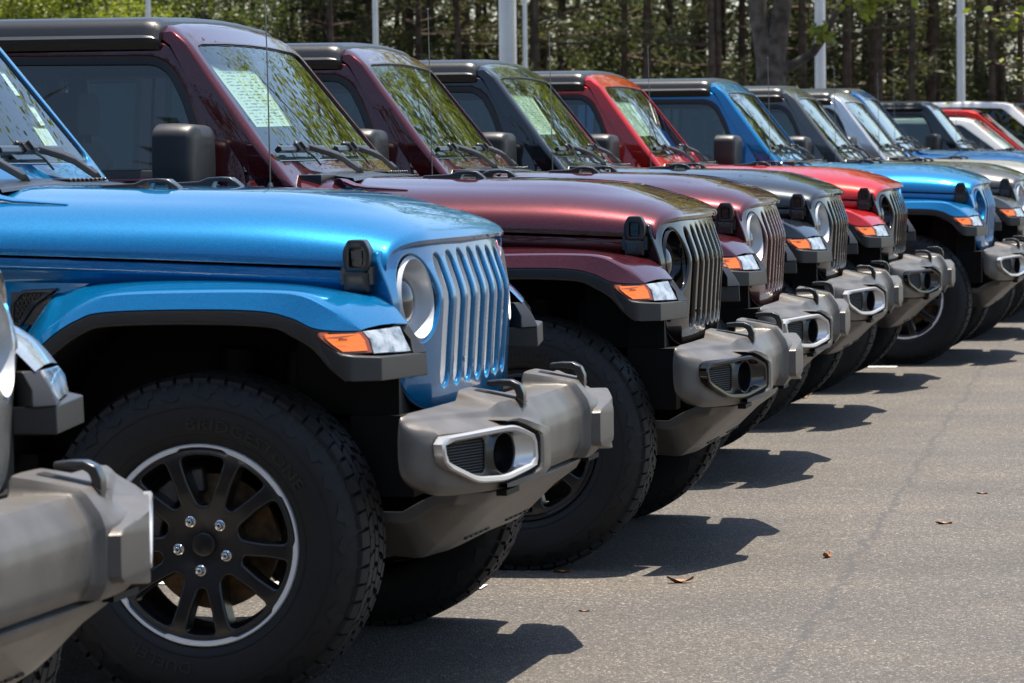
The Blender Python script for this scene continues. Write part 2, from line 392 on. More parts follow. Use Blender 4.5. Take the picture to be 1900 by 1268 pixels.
def build_wheel(parent, flip):
    N = 80
    bm = bmesh.new()
    # rim face with ten windows (wheel frame: outward = -y, flange plane y=0)
    R = .2335; outer = [(R*math.cos(2*math.pi*k/96), R*math.sin(2*math.pi*k/96)) for k in range(96)]
    sp = []
    for k in range(5):
        c = 124.5+72*k
        sp += [c-15.5, c+15.5]
    sp = sorted(a % 360 for a in sp); holes = []
    for i in range(10):
        a1 = rad(sp[i]); a2 = rad(sp[(i+1) % 10]+(360 if i == 9 else 0)); gap = a2-a1
        ri, ro = (.096 if gap > rad(36) else .108), .218
        hw = lambda r: interp([(.09,.022),(.15,.0180),(.19,.0175),(.22,.021)], r)
        pts = []
        for r in (ri, (ri+ro)/2, ro): pts.append((r, a1+hw(r)/r))
        for t in (.33,.66): pts.append((ro, a1+hw(ro)/ro+(a2-a1-2*hw(ro)/ro)*t))
        for r in (ro, (ri+ro)/2, ri): pts.append((r, a2-hw(r)/r))
        P = [(r*math.cos(a), r*math.sin(a)) for r, a in pts]
        holes.append(round_poly(P, [.016,0,.024,0,0,.024,0,.016], 4))
    def mf(u, v, d):
        r = math.hypot(u, v)
        y = interp([(0,.030),(.045,.030),(.055,.027),(.085,.020),(.13,.010),(.19,.004),(.222,.005),(.232,.008)], r)
        return (u, y+d, v)
    panel(bm, outer, holes, mf, .03, .058, .003, .007, 4, .018, .010)
    # barrel
    lathe_y(bm, [(.2330,.008),(.2385,.0035),(.2385,.012)], 64); lathe_y(bm, [(.233,.010),(.224,.03),(.214,.05),(.207,.07),(.205,.15),(.215,.20),(.226,.215)], 64)
    wheel = mk('wheel', bm, RIMBLK, parent, 40, weld=1e-6)
    bm = bmesh.new()
    def rin(k):
        a = (360*k/180-124.5) % 72; a = min(a, 72-a)      # angle from the middle of a spoke pair
        return .2315 if a < 20 else (.2375 if a > 22.5 else .2315+.006*(a-20)/2.5)
    loft(bm, [[((rin(k)+o if o < .008 else .2315+o)*math.cos(2*math.pi*k/180), y, (rin(k)+o if o < .008 else .2315+o)*math.sin(2*math.pi*k/180)) for k in range(180)] for o, y in ((0,.012),(0,.001),(.0012,-.0012),(.0115,-.0015),(.0145,.002),(.0155,.012))], True)
    mk('rim_lip', bm, RIMLIP, wheel, 40)
    # small black notches of the spoke ends over the lip are part of the rim
    bm = bmesh.new(); lathe_y(bm, [(.0,-.0),(.022,.0),(.0285,.002),(.031,.006),(.031,.03)], 40)
    V, F = text_mesh('Jeep', .020, .0006)
    ca, sa = math.cos(rad(38)), math.sin(rad(38))
    vv = [bm.verts.new((( v.x*ca-(v.y-.006)*sa), -.0006-v.z, (v.x*sa+(v.y-.006)*ca))) for v in V]
    for f in F: bm.faces.new([vv[i] for i in f])
    mk('hub_cap', bm, RIMBLK, wheel, 40, loc=(0,.021,0), weld=0)
    for k in range(5):
        a = rad(124.5+72*k-5)
        bm = bmesh.new()
        rows = []
        for r, y in ((.0105,.026),(.0105,-.004),(.008,-.009),(.0055,-.010),(.0045,-.007),(.0,-.007)):
            rows.append([(r*math.cos(2*math.pi*q/6), y, r*math.sin(2*math.pi*q/6)) for q in range(6)])
        loft(bm, rows, True)
        rows = [[(r*math.cos(2*math.pi*q/14), y, r*math.sin(2*math.pi*q/14)) for q in range(14)] for r, y in ((.0135,.010),(.0135,.004),(.0105,.003))]
        loft(bm, rows, True)
        mk('wheel_nut', bm, CHROME, wheel, 25, loc=(.0635*math.cos(a), .0175, .0635*math.sin(a)))
    bm = bmesh.new(); lathe_y(bm, [(.078,.085),(.078,.100),(.165,.102),(.165,.126),(.07,.126)], 64); lathe_y(bm, [(.0,.05),(.075,.052),(.078,.06),(.078,.10)], 40)
    mk('brake_disc', bm, DISCM, wheel, 40)
    bm = bmesh.new()
    for a0, a1 in ((95,175),):
        for k in range(8):
            pass
        rows = []
        for k in range(9):
            a = rad(a0+(a1-a0)*k/8)
            rows.append([(r*math.cos(a), y, r*math.sin(a)) for r, y in ((.125,.070),(.180,.070),(.186,.085),(.186,.14),(.125,.14))])
        loft(bm, rows, True, 0, True)
    mk('brake_caliper', bm, CALIP, wheel, 40, bevel=.004, seg=1)
    # tyre
    TW = [(.243,.016),(.2475,.002),(.254,-.007),(.264,-.0135),(.285,-.020),(.315,-.0235),(.345,-.021),(.362,-.016),(.378,-.008),(.390,.003),(.399,.018),(.4015,.032)]
    prof = TW + [(.4025,.06),(.403,.105),(.4025,.15),(.4015,.178)] + [(r, .21-y) for r, y in reversed(TW[:-1])]
    bm = bmesh.new(); lathe_y(bm, prof, N)
    wall = lambda r: interp(TW, r)
    rng = random.Random(3)
    # tread blocks
    for row, (y0, y1) in enumerate(((.006,.040),(.046,.084),(.090,.120),(.126,.164),(.170,.204))):
        n = 58
        for k in range(n):
            a0 = 2*math.pi*(k+.5*(row % 2))/n; da = 2*math.pi/n*.80
            sh = (.012 if row in (1,3) else .004)*(1 if row < 2 else -1)/.4
            z = .35*da*(1 if k % 2 else -1)*(.3 if row in (0,4) else 1)
            def P(r, a, y): return (r*math.cos(a), y, r*math.sin(a))
            rb, rt_ = .398, .4125
            if row == 0: rb0 = .390; 
            q = [(a0,y0,0),(a0+da,y0,0),(a0+da+sh+z*.3,(y0+y1)/2,1),(a0+da+sh,y1,0),(a0+sh,y1,0),(a0+sh*.5+z*.3,(y0+y1)/2,1)]
            lo = []; hi = []
            for a, y, _ in q:
                drop = .010 if ((row == 0 and y == y0) or (row == 4 and y == y1)) else 0
                lo.append(bm.verts.new(P(rb-drop, a, y))); hi.append(bm.verts.new(P(rt_-drop*.9, a+.0*da, y)))
            bm.faces.new(hi)
            for i in range(6):
                j = (i+1) % 6; bm.faces.new((lo[i], lo[j], hi[j], hi[i]))
    # shoulder lugs on the sidewall
    for side in (0, 1):
        for k in range(29):
            a0 = 2*math.pi*k/29
            shp = [(.352,-.020),(.362,-.045),(.370,-.045),(.372,-.075),(.391,-.080),(.391,.010),(.380,.014),(.372,.045),(.391,.05),(.391,.085),(.366,.080),(.360,.020)] if k % 2 else \
                  [(.350,.000),(.357,-.035),(.391,-.070),(.391,-.02),(.372,.000),(.372,.03),(.391,.04),(.391,.075),(.362,.075)]
            top = []; bot = []
            for r, da in shp:
                a = a0+da
                y = wall(r); yo = y-.0030; 
                if side: y, yo = .21-y, .21-yo
                top.append(bm.verts.new((r*math.cos(a), yo, r*math.sin(a)))); bot.append(bm.verts.new((r*math.cos(a), y+(.001 if not side else -.001), r*math.sin(a))))
            try: bm.faces.new(top)
            except ValueError: pass
            for i in range(len(shp)):
                j = (i+1) % len(shp); bm.faces.new((top[i], top[j], bot[j], bot[i]))
    # sidewall ribs
    for r in (.268,.336):
        rows = [[(rr*math.cos(2*math.pi*k/N), yy, rr*math.sin(2*math.pi*k/N)) for k in range(N)] for rr, yy in ((r-.002,wall(r-.002)+.001),(r-.0012,wall(r)-.0016),(r+.0012,wall(r)-.0016),(r+.002,wall(r+.002)+.001))]
        loft(bm, rows, True)
    nface = len(bm.faces)
    for txt, size, amid in (('BRIDGESTONE', .040, 62), ('DUELER', .036, 250)):
        V, F = text_mesh(txt, size, .0010)
        for f in bm.faces: pass
        vv = []
        for v in V:
            r = .296+v.y-size*.36; a = rad(amid)-v.x*1.25/.30
            vv.append(bm.verts.new((r*math.cos(a), wall(r)-.0012-v.z, r*math.sin(a))))
        for f in F:
            ff = bm.faces.new([vv[i] for i in f]); ff.material_index = 1
    mk('tyre', bm, [RUBBER, RUBTXT], wheel, 32, weld=0)
    return wheel

def build_jeep():
    root = empty('parked_suv')
    def S(o): return mirror_of(o)
    # ---- hood
    bm = bmesh.new()
    nu, nw = 30, 34
    sv = [0,.004,.012,.022,.036,.055,.08,.11,.149,.19,.23,.27]+[.27+(1.12-.27)*k/18 for k in range(1,19)]
    def hood_pt(s, t):     # s distance behind the lip, t in -1..1
        x0 = .505 - s
        hwm = ybody(x0-.10)-.004
        H_ = None
        tt = abs(t); p = 4.2+5*math.exp(-s/.05)
        # angle parameter round a superellipse
        th = (1-tt)*math.pi/2
        cy = math.cos(th)**(2/p) if math.cos(th) > 1e-9 else 0; cz = math.sin(th)**(2/2.1) if math.sin(th) > 1e-9 else 0
        y = hwm*cy*(1 if t >= 0 else -1)
        k = max(0, 1-s/1.12)
        x = (gx(y, 1.108)-gx(0, 1.108))*k**3 + gx(0, 1.108)+.020 - s
        zs = zseam(x)+.002
        zc = sinterp(ZC, s)
        dome = .015*(1/(1+math.exp((abs(y)-.40*min(1, .55+s*1.1))/.022)))*min(1, max(0, (s-.10)/.16))
        z = zs + (zc-.010-zs)*cz + dome*cz + .010*cz*(1 if s < .1 else max(0, 1-(s-.1)/.16))
        return (x, y, z)
    ts = []
    for k in range(nw+1):
        q = -1+2*k/nw; ts.append(math.copysign(1-(1-abs(q))**1.35, q))
    ts = sorted(ts)
    rows = [[hood_pt(s, t) for t in ts] for s in sv]
    # front lip turn-down and inner return
    f0 = rows[0]
    lip = [(x-.004, y, z-.010) for x,y,z in f0]; lip2 = [(x-.03, y*.99, z-.012) for x,y,z in f0]
    loft(bm, [lip2, lip]+rows+[[(x-.002,y*.985,z-.02) for x,y,z in rows[-1]]])
    hood = mk('hood', bm, PAINT, root, 38)
    # hood latches
    def latch(sgn):
        y0 = -ybody(.335)
        b = bmesh.new()
        def P(u, v, d): return (.336+u, y0-d, v)
        body = round_poly([(-.029,1.055),(.029,1.055),(.035,1.076),(.035,1.106),(.021,1.134),(-.021,1.134),(-.035,1.106),(-.035,1.076)], .008, 3)
        win = round_poly([(-.017,1.066),(.017,1.066),(.017,1.112),(-.017,1.112)], .006, 3)
        panel(b, body, [win], lambda u,v,d: P(u, v, .040-d-abs(u)*.08), .040, .014, .005, .003, 2, .015, .012)
        rows_ = [[P(u, v, .016) for u in (-.02,.02)] for v in (1.064,1.113)]
        loft(b, rows_)
        box(b, (.336-.013,y0-.030,1.086),(.336+.013,y0-.012,1.106)); box(b, (.336-.012,y0-.026,1.070),(.336+.012,y0-.012,1.082))
        low = round_poly([(-.033,1.004),(.031,1.004),(.031,1.055),(.020,1.062),(-.022,1.062),(-.033,1.053)], .006, 2)
        panel(b, low, [], lambda u,v,d: P(u, v, .032-d+.004*math.sin((v-.99)*40)), .032, None, .006, None, 2, .015, .02)
        for sx in (-1, 1): box(b, (.336+sx*.034-.006,y0-.030,1.024),(.336+sx*.034+.006,y0,1.066))
        return mk('hood_latch', b, BLKPL, hood, 40)
    l_ = latch(1); S(l_)
    # rubber hood rests with loops
    for sgn in (-1, 1):
        b = bmesh.new(); yc = .27*sgn
        xs = [-.465,-.45,-.40,-.36,-.335,-.30,-.27,-.245,-.235]
        zt = lambda x: interp([(-.465,.0),(-.45,.016),(-.36,.022),(-.33,.034),(-.28,.036),(-.255,.030),(-.235,.0)], x)
        zb = lambda x: sinterp(ZC, .467-x)-.016+.006
        top = [(x, zb(x)+zt(x)+.004) for x in xs]; bot = [(x, zb(x)-.006) for x in reversed(xs)]
        hole = round_poly([(-.325,zb(-.31)+.012),(-.27,zb(-.27)+.012),(-.272,zb(-.27)+.026),(-.318,zb(-.31)+.027)], .004, 2)
        panel(b, top+bot, [hole], lambda u,v,d: (u, yc-.020+d, v), .040, .040, .004, .003, 2, .02, .03)
        panel(b, top+bot, [hole], lambda u,v,d: (u, yc+.020-d, v), .004, .004, .004, .003, 2, .02, .03)
        mk('hood_rest', b, BLKPL, hood, 45)
    def hood_z(x, y):
        s = gx(0,1.108)+.020-x; hwm = ybody(x-.10)-.004; cy = min(1, abs(y)/hwm)
        cz = max(0, 1-(cy**2.1)**2)**(.5*2/2.1); zs = zseam(x)+.002
        return zs+(sinterp(ZC, s)-.010-zs)*cz
    for sgn in (-1, 1):
        b = bmesh.new(); y = .575*sgn
        zb = hood_z(-.64, y)
        tube(b, [(-.672,y-.020,zb+.016),(-.672,y+.020,zb+.016)], .0165, 16)
        rows_ = []
        for x, wd, h in ((-.676,.019,.030),(-.650,.019,.026),(-.620,.017,.014),(-.58,.014,.008),(-.52,.010,.006),(-.44,.006,.003)):
            zq = hood_z(max(x,-.645), y); zi = hood_z(max(x,-.645), y-wd*sgn); zo = hood_z(max(x,-.645), y+wd*sgn)
            rows_.append([(x, y-wd*sgn, zi+h), (x, y+wd*sgn, zo+h), (x, y+wd*sgn, zo-.006), (x, y-wd*sgn, zi-.006)])
        loft(b, rows_, True, 0, True); mk('hood_hinge', b, PAINT, hood, 40, bevel=.002, seg=2)
    # ---- grille
    half = [(0,.690),(.38,.696),(.46,.705),(.53,.730),(.585,.78),(.615,.85),(.636,.93),(.648,1.02),(.650,1.068),(.640,1.092),(.615,1.106),(.45,1.118),(.2,1.127),(0,1.131)]
    gl = [Vector(p) for p in half] + [Vector((-y, z)) for y, z in reversed(half[1:-1])]
    # smooth the outline
    gl = [p for p in spline([(p.x,p.y,0) for p in gl]+[(gl[0].x,gl[0].y,0)], 3)][:-1]; gl = [Vector((p.x,p.y)) for p in gl]
    slots = []; sb = .756; stp = 1.087
    def stad(yc, hw, z0, z1, n=6):
        r = hw; out = []
        for k in range(n+1):
            a = math.pi*k/n; out.append((yc+r*math.cos(a)*1, z1-r+r*math.sin(a)))
        for k in range(n+1):
            a = math.pi+math.pi*k/n; out.append((yc+r*math.cos(a), z0+r+r*math.sin(a)))
        return out
    YC = [-.325+.1083*i for i in range(7)]
    for yc in YC: slots.append(stad(yc, .031, sb, stp+.006-.06*yc*yc))
    HY, HZ, HR = .492, .984, .104
    heads = [[(s*HY+HR*math.cos(2*math.pi*k/40), HZ+HR*math.sin(2*math.pi*k/40)) for k in range(40)] for s in (-1,1)]
    bm = bmesh.new()
    panel(bm, gl, slots+heads, lambda u,v,d: (gx(u,v)-d, u*(1-d*.30), v), .10, .0120, .006, .0110, 5, .024, .014)
    grille = mk('grille', bm, PAINT, root, 36, weld=1e-6)
    for yc in YC:
        b = bmesh.new(); st = stad(yc, .0200, sb+.010, stp-.005-.06*yc*yc)
        so_ = stad(yc, .034, sb-.003, stp+.009-.06*yc*yc)
        F = lambda u,v,d: (gx(u,v)-d, u, v)
        st_in = stad(yc, .0245, sb+.006, stp-.001-.06*yc*yc)
        stm = stad(yc, .0215, sb+.009, stp-.004-.06*yc*yc)
        def up_(l): return resample([Vector(p) for p in l], .03)
        n = None
        rows_ = []
        for lp, d in ((stad(yc,.0335,sb-.0025,stp+.0085-.06*yc*yc), .0112), (stad(yc,.0308,sb+.0002,stp+.0058-.06*yc*yc), .0112), (stad(yc,.0303,sb+.0007,stp+.0053-.06*yc*yc), .0118), (stad(yc,.0290,sb+.002,stp+.004-.06*yc*yc), .075)):
            L = []
            for (a, c) in zip(lp, lp[1:]+lp[:1]):
                q = 12 if abs(a[1]-c[1]) > .1 else 1
                for t in range(q): L.append((a[0]+(c[0]-a[0])*t/q, a[1]+(c[1]-a[1])*t/q))
            rows_.append([F(u, v, d) for u, v in L])
        loft(b, rows_, True)
        mk('grille_slot', b, SILV, grille, 50, weld=0)
    b = bmesh.new()
    rows_ = [[(gx(y,z)-.088, y, z) for y in (-.4,-.3,-.2,-.1,0,.1,.2,.3,.4)] for z in (.72,.8,.9,.98,1.05,1.11)]
    loft(b, rows_); mk('radiator_screen', b, DARK, grille, 40)
    def headlight(s):
        b = bmesh.new(); ang = -s*rad(13)
        R_ = Matrix.Rotation(-ang, 4, 'Z') if False else Matrix.Rotation(s*rad(9), 4, 'Z')
        c = Vector((gx(s*HY, HZ)-.004, s*HY, HZ))
        tilt = Matrix.Rotation(rad(-6), 4, 'Y')
        def ring(r, d, n=48): return [tuple(c + R_ @ tilt @ Vector((-d, r*math.cos(2*math.pi*k/n), r*math.sin(2*math.pi*k/n)))) for k in range(n)]
        loft(b, [ring(.108,.020), ring(.1015,.012), ring(.0995,.011), ring(.0975,.014)], True, 0)
        loft(b, [ring(.0975,.014), ring(.0965,.022), ring(.092,.045), ring(.083,.066), ring(.070,.078)], True, 0)
        loft(b, [ring(.070,.078), ring(.068,.066), ring(.060,.050), ring(.047,.038), ring(.028,.030), ring(.011,.027), ring(.001,.0265)], True, 2, False)
        return mk('headlight', b, [BOWL, SILV, LENS], grille, 40)
    headlight(-1); headlight(1)
    # ---- inner fender sides under the hood seam
    def fender(sgn):
        b = bmesh.new(); rows_ = []
        xs = [.374,.368,.30,.20,.10,0,-.12,-.25,-.38,-.50,-.60,-.70,-.80,-.86]
        for dz, off in ((-.005,-.020),(-.005,-.004),(-.008,0),(-.024,.003),(-.031,.004),(-.036,.001),(-.046,-.006),(-.062,-.010),(-.078,-.030)):
            rows_.append([(x, sgn*(ybody(x)+off*interp([(-.86,.3),(-.3,1)],x)), zseam(x)+dz) for x in xs])
        loft(b, rows_)
        loft(b, [[(x0+(x1-x0)*q/4, sgn*(ybody(x0+(x1-x0)*q/4)-.011), z) for q in range(5)] for z, x0, x1 in ((1.046,-.615,-.30),(1.02,-.615,-.36),(.98,-.615,-.45),(.90,-.615,-.51),(.80,-.615,-.56),(.58,-.615,-.60))])
        return mk('front_fender', b, PAINT, root, 40)
    fn_ = fender(-1); S(fn_)
    # fender vent with hex mesh
    b = bmesh.new(); yv = lambda x: -ybody(x)
    vent = [(-.405,1.020),(-.500,1.016),(-.530,.985),(-.532,.930),(-.505,.925),(-.470,.975)]
    panel(b, round_poly(vent, .006, 3), [inset([Vector(p) for p in round_poly([(-.440,1.008),(-.498,1.006),(-.520,.982),(-.522,.938),(-.508,.934),(-.472,.985)][::-1], .004, 2)], 0)], lambda u,v,d: (u, yv(u)-.006+d, v), .02, .012, .004, .003, 2, .02, .02)
    loft(b, [[(x, yv(x)+.004, z) for x in (-.53,-.43)] for z in (.93,1.01)])
    for r in range(8):
        for c_ in range(9):
            cx = -.520+c_*.0105+(r % 2)*.0052; cz = .939+r*.0092
            if not inside((cx,cz), [Vector(p) for p in [(-.442,1.006),(-.498,1.004),(-.520,.982),(-.522,.938),(-.508,.936),(-.474,.985)]]): continue
            ro = [(cx+.0058*math.cos(rad(60*k)), yv(cx)-.003, cz+.0058*math.sin(rad(60*k))) for k in range(6)]
            ri = [(cx+.0040*math.cos(rad(60*k)), yv(cx)-.003, cz+.0040*math.sin(rad(60*k))) for k in range(6)]
            rb = [(cx+.0036*math.cos(rad(60*k)), yv(cx)+.004, cz+.0036*math.sin(rad(60*k))) for k in range(6)]
            loft(b, [ro, ri, rb], True)
    vn = mk('fender_vent', b, BLKPL, root, 40, weld=0); S(vn)
    # ---- front flares
    I_ = [(-.66,-.74,.55),(-.56,-.73,.80),(-.447,-.725,.984),(-.39,-.722,1.011),(-.333,-.715,1.027),(-.187,-.70,1.036),(.003,-.675,1.035),(.182,-.652,1.025),(.291,-.64,1.009),(.372,-.630,.997),(.413,-.635,.974),(.456,-.650,.928)]
    C_ = [(-.63,-.93,.55),(-.53,-.93,.74),(-.408,-.93,.897),(-.352,-.93,.943),(-.283,-.93,.986),(-.205,-.93,1.011),(.0,-.93,1.018),(.185,-.93,1.018),(.272,-.93,1.010),(.332,-.925,.982),(.372,-.910,.953),(.405,-.888,.924)]
    L_ = [(-.60,-.955,.55),(-.50,-.955,.74),(-.40,-.955,.866),(-.345,-.955,.917),(-.285,-.955,.952),(-.215,-.955,.971),(0,-.955,.977),(.171,-.955,.973),(.251,-.955,.956),(.303,-.955,.933),(.352,-.938,.925),(.405,-.888,.9225)]
    K_ = [(-.56,-.955,.55),(-.46,-.955,.74),(-.385,-.955,.83),(-.332,-.955,.880),(-.270,-.955,.920),(-.207,-.955,.936),(0,-.955,.941),(.190,-.955,.934),(.25,-.955,.912),(.303,-.955,.880),(.340,-.955,.838),(.381,-.955,.805)]
    per = 5
    sI, sC, sL, sK = [spline(q, per) for q in (I_, C_, L_, K_)]
    mid = lambda A, B, t, dz=0: [a.lerp(b_, t)+Vector((0,0,dz)) for a, b_ in zip(A, B)]
    b = bmesh.new()
    sLo = [p+Vector((0,.012,0)) for p in sL]
    loft(b, [[p+Vector((0,.02,-.004)) for p in sI], sI, mid(sI,sC,.3,.005), mid(sI,sC,.6,.006), mid(sI,sC,.88,.003), mid(sI,sC,.965,.0012), mid(sC,sL,.07), mid(sC,sL,.3), mid(sC,sL,.6), sL, sLo])
    flare = mk('fender_flare', b, PAINT, root, 30)
    flareL = mirror_of(flare)
    def trim():
        b = bmesh.new()
        dn = Vector((0,0,-.004))
        loft(b, [[p+Vector((0,.016,.004)) for p in sL], [p+Vector((0,-.0005,-.003)) for p in sL], mid(sL,sK,.5), mid(sL,sK,.93), [p+Vector((0,.006,-.003)) for p in sK], [p+Vector((0,.05,.002)) for p in sK]])
        # light shelf block at the front end
        plan_b = [(.330,-.950),(.381,-.955),(.400,-.945),(.457,-.899),(.502,-.628),(.40,-.60),(.34,-.80)]
        plan_t = [(.318,-.956),(.372,-.955),(.400,-.943),(.456,-.897),(.499,-.630),(.40,-.60),(.33,-.80)]
        zt = [.900,.8675,.864,.860,.857,.857,.857]; zb = [.850,.806,.803,.803,.801,.801,.801]
        rows_ = [[(x,y,z) for (x,y),z in zip(plan_b, zb)], [(x,y,z) for (x,y),z in zip(plan_t, zt)]]
        loft(b, rows_, True, 0, True)
        # inner upright closing the lamp
        loft(b, [[(.438,-.665,.9255),(.458,-.650,.9255),(.440,-.600,.9255),(.41,-.62,.9255)], [(.470,-.672,.890),(.482,-.645,.890),(.46,-.600,.890),(.42,-.62,.890)], [(.484,-.700,.857),(.502,-.630,.857),(.46,-.600,.855),(.42,-.62,.855)]], True, 0, True)
        return b
    tr = mk('flare_trim', trim(), TRIM, flare, 42, bevel=.0035, seg=2, bang=35)
    mirror_of(tr, flareL)
    def lamp(poly, name, M, inn=(-.03,.03,0), bev=.003):
        b = bmesh.new(); d = Vector(inn)
        loft(b, [[Vector(p) for p in poly], [Vector(p)+d for p in poly]], True, 0, True)
        o = mk(name, b, M, flare, 40, bevel=bev, seg=2); mirror_of(o, flareL); return o
    am = [(.323,-.9605,.921),(.318,-.9605,.911),(.345,-.9595,.890),(.372,-.948,.869),(.4305,-.8815,.8685),(.421,-.881,.901),(.4065,-.889,.9205)]
    lamp(am, 'side_marker', AMBERD)
    cA = Vector((0,0,0))
    for p in am: cA += Vector(p)
    cA /= len(am)
    am2 = [cA+(Vector(p)-cA)*.80+Vector((.0030,-.0042,0)) for p in am]
    lamp(am2, 'side_marker_reflector', AMBER, (-.01,.01,0), .0015)
    # small print on the reflector
    b = bmesh.new()
    for k in range(6):
        t = -.012+k*.0042; c_ = cA+Vector((.0055,-.0072,.004))
        dx = Vector((.655,.755,0)).normalized() if False else Vector((.755,.655,0)).normalized()
        p0 = c_+dx*(t-.008); hgt = (.006,.007,.0065,.006,.0065,.004)[k]
        q = [p0, p0+dx*.0027, p0+dx*.0027+Vector((0,0,hgt*.8)), p0+Vector((0,0,hgt*.8))]
        nn = Vector((.5,-.7,0)).normalized()*.0008
        loft(b, [q, [v+nn for v in q]], True, 0, True)
    o = mk('lens_print', b, INK, flare, 40); mirror_of(o, flareL)
    cl = [(.4075,-.8875,.9205),(.4220,-.8805,.901),(.4320,-.8795,.8665),(.4790,-.700,.8630),(.4640,-.700,.892),(.4480,-.690,.9235)]
    lamp(cl, 'running_lamp', CLEARL)
    # wheel-well liner
    b = bmesh.new()
    kk = [p+Vector((0,.03,.004)) for p in sK]
    loft(b, [kk, [Vector((p.x,-.42,p.z+.03)) for p in sK]])
    add_poly(b, [Vector((p.x,-.42,p.z+.03)) for p in sK])
    box(b, (.30,-.60,.50),(.42,-.40,.86)); box(b, (-.9,-.47,.42),(.52,-.40,.60))
    for q in ((-.1,-.44,.62),(.12,-.45,.66)): box(b, (q[0],q[1]-.03,q[2]),(q[0]+.03,q[1],q[2]+.2))
    ln = mk('wheel_well_liner', b, LINER, root, 40); S(ln)
    # ---- front bumper
    # each station: (y,x,z) for rear top, top front, ridge, face top, face bottom, bottom
    KB = [
     [(0,.530,.712),(0,.652,.714),(0,.683,.664),(0,.690,.630),(0,.690,.552),(0,.668,.520)],
     [(.284,.530,.712),(.284,.650,.714),(.284,.680,.663),(.284,.688,.630),(.284,.688,.552),(.284,.666,.520)],
     [(.296,.530,.751),(.298,.672,.728),(.300,.706,.682),(.300,.716,.655),(.300,.716,.548),(.300,.700,.519)],
     [(.340,.530,.754),(.345,.678,.727),(.340,.711,.681),(.340,.722,.657),(.340,.722,.547),(.340,.702,.518)],
     [(.452,.532,.753),(.498,.650,.727),(.480,.664,.688),(.470,.716,.668),(.470,.714,.544),(.470,.690,.517)],
     [(.474,.531,.728),(.540,.633,.712),(.552,.640,.690),(.560,.694,.676),(.560,.692,.541),(.560,.670,.516)],
     [(.700,.519,.7255),(.700,.576,.715),(.700,.593,.697),(.700,.651,.675),(.700,.647,.540),(.700,.627,.517)],
     [(.820,.509,.724),(.820,.540,.714),(.826,.553,.703),(.832,.606,.676),(.832,.602,.546),(.826,.583,.521)],
     [(.868,.504,.7235),(.870,.524,.714),(.874,.533,.702),(.878,.580,.676),(.878,.577,.556),(.872,.560,.528)],
     [(.898,.500,.721),(.900,.510,.713),(.902,.517,.701),(.904,.545,.680),(.906,.543,.575),(.900,.530,.550)],
     [(.910,.497,.714),(.912,.502,.707),(.913,.506,.699),(.914,.520,.684),(.916,.521,.598),(.914,.512,.580)]]
    def fullrow(r, s):
        P0, P5 = r[0], r[-1]
        rr = [(P0[0], P0[1]-.006, P0[2]-.04)]+r+[(P5[0], max(.494, P5[1]-.05), P5[2]+.012)]
        return [(x, s*y, z) for y, x, z in rr]
    bm = bmesh.new(); crl = bm.edges.layers.float.new('crease_edge')
    allr = [fullrow(r, -1) for r in reversed(KB[1:])]+[fullrow(r, 1) for r in KB]
    VR = loft(bm, allr, True, 0, True)
    nk = len(KB)-1
    lw = [.7,.88,.72,.88,.80,.72,.75,.7]; cw = {1:.95, 2:.92, 3:.2, 4:.85, 5:.85}
    for i in range(len(VR)):
        k = abs(i-nk)
        for j in range(8):
            if i+1 < len(VR):
                e = bm.edges.get((VR[i][j], VR[i+1][j])); kk = max(k, abs(i+1-nk))
                if e: e[crl] = lw[j]*(1 if kk <= 6 else (.75 if kk <= 8 else .35))
            e = bm.edges.get((VR[i][j], VR[i][(j+1)%8]))
            if e and k in cw: e[crl] = cw[k]
    bumper = mk('front_bumper', bm, BUMPM, root, 40, plain=True)
    md = bumper.modifiers.new('s', 'SUBSURF'); md.levels = 2; md.render_levels = 2
    dg = bpy.context.evaluated_depsgraph_get(); dg.update()
    me = bpy.data.meshes.new_from_object(bumper.evaluated_get(dg)); bumper.modifiers.clear(); bumper.data = me
    # recesses for the fog lamps, cut with a temporary solid
    def face_x(y):   # plane of the fog lamp bezel
        return .592+(abs(y)-.895)/(-.895+.471)*(.733-.592)*(-1)*(-1) if False else .592+(.895-abs(y))/(.895-.471)*(.733-.592)
    BZ = [(.890,.668),(.570,.677),(.474,.645),(.466,.566),(.610,.540),(.735,.546),(.882,.600)]   # (|y|, z)
    bz = [Vector(p) for p in round_poly(BZ, [.02,.03,.015,.02,.03,.03,.03], 4)]
    def fogmap(s):
        def F(u, v, d):      # d depth behind the bezel plane
            x = face_x(u); nx, ny = .948, .319
            return (x-nx*d, s*(u-ny*-1*d*0)-0*s, v) if False else (x-nx*d, s*(u-(ny*d)), v)
        return F
    for s in (-1, 1):
        F = fogmap(s); cb = bmesh.new()
        ins_ = inset(bz if area2(bz) > 0 else bz[::-1], .004)
        loft(cb, [[F(p.x,p.y,-.08) for p in ins_], [F(p.x,p.y,.10) for p in ins_]], True, 0, True)
        cutter = mk('cut', cb, DARK, plain=True)
        md = bumper.modifiers.new('b', 'BOOLEAN'); md.operation = 'DIFFERENCE'; md.object = cutter; md.solver = 'EXACT'
        dg = bpy.context.evaluated_depsgraph_get(); dg.update()
        me = bpy.data.meshes.new_from_object(bumper.evaluated_get(dg)); bumper.modifiers.clear(); old = bumper.data; bumper.data = me
        bpy.data.objects.remove(cutter)
    bumper.data.materials.clear(); bumper.data.materials.append(BUMPM)
    for p in bumper.data.polygons: p.material_index = 0
    bumper.data.polygons.foreach_set('use_smooth', [True]*len(bumper.data.polygons)); custom_normals(bumper.data, rad(40))
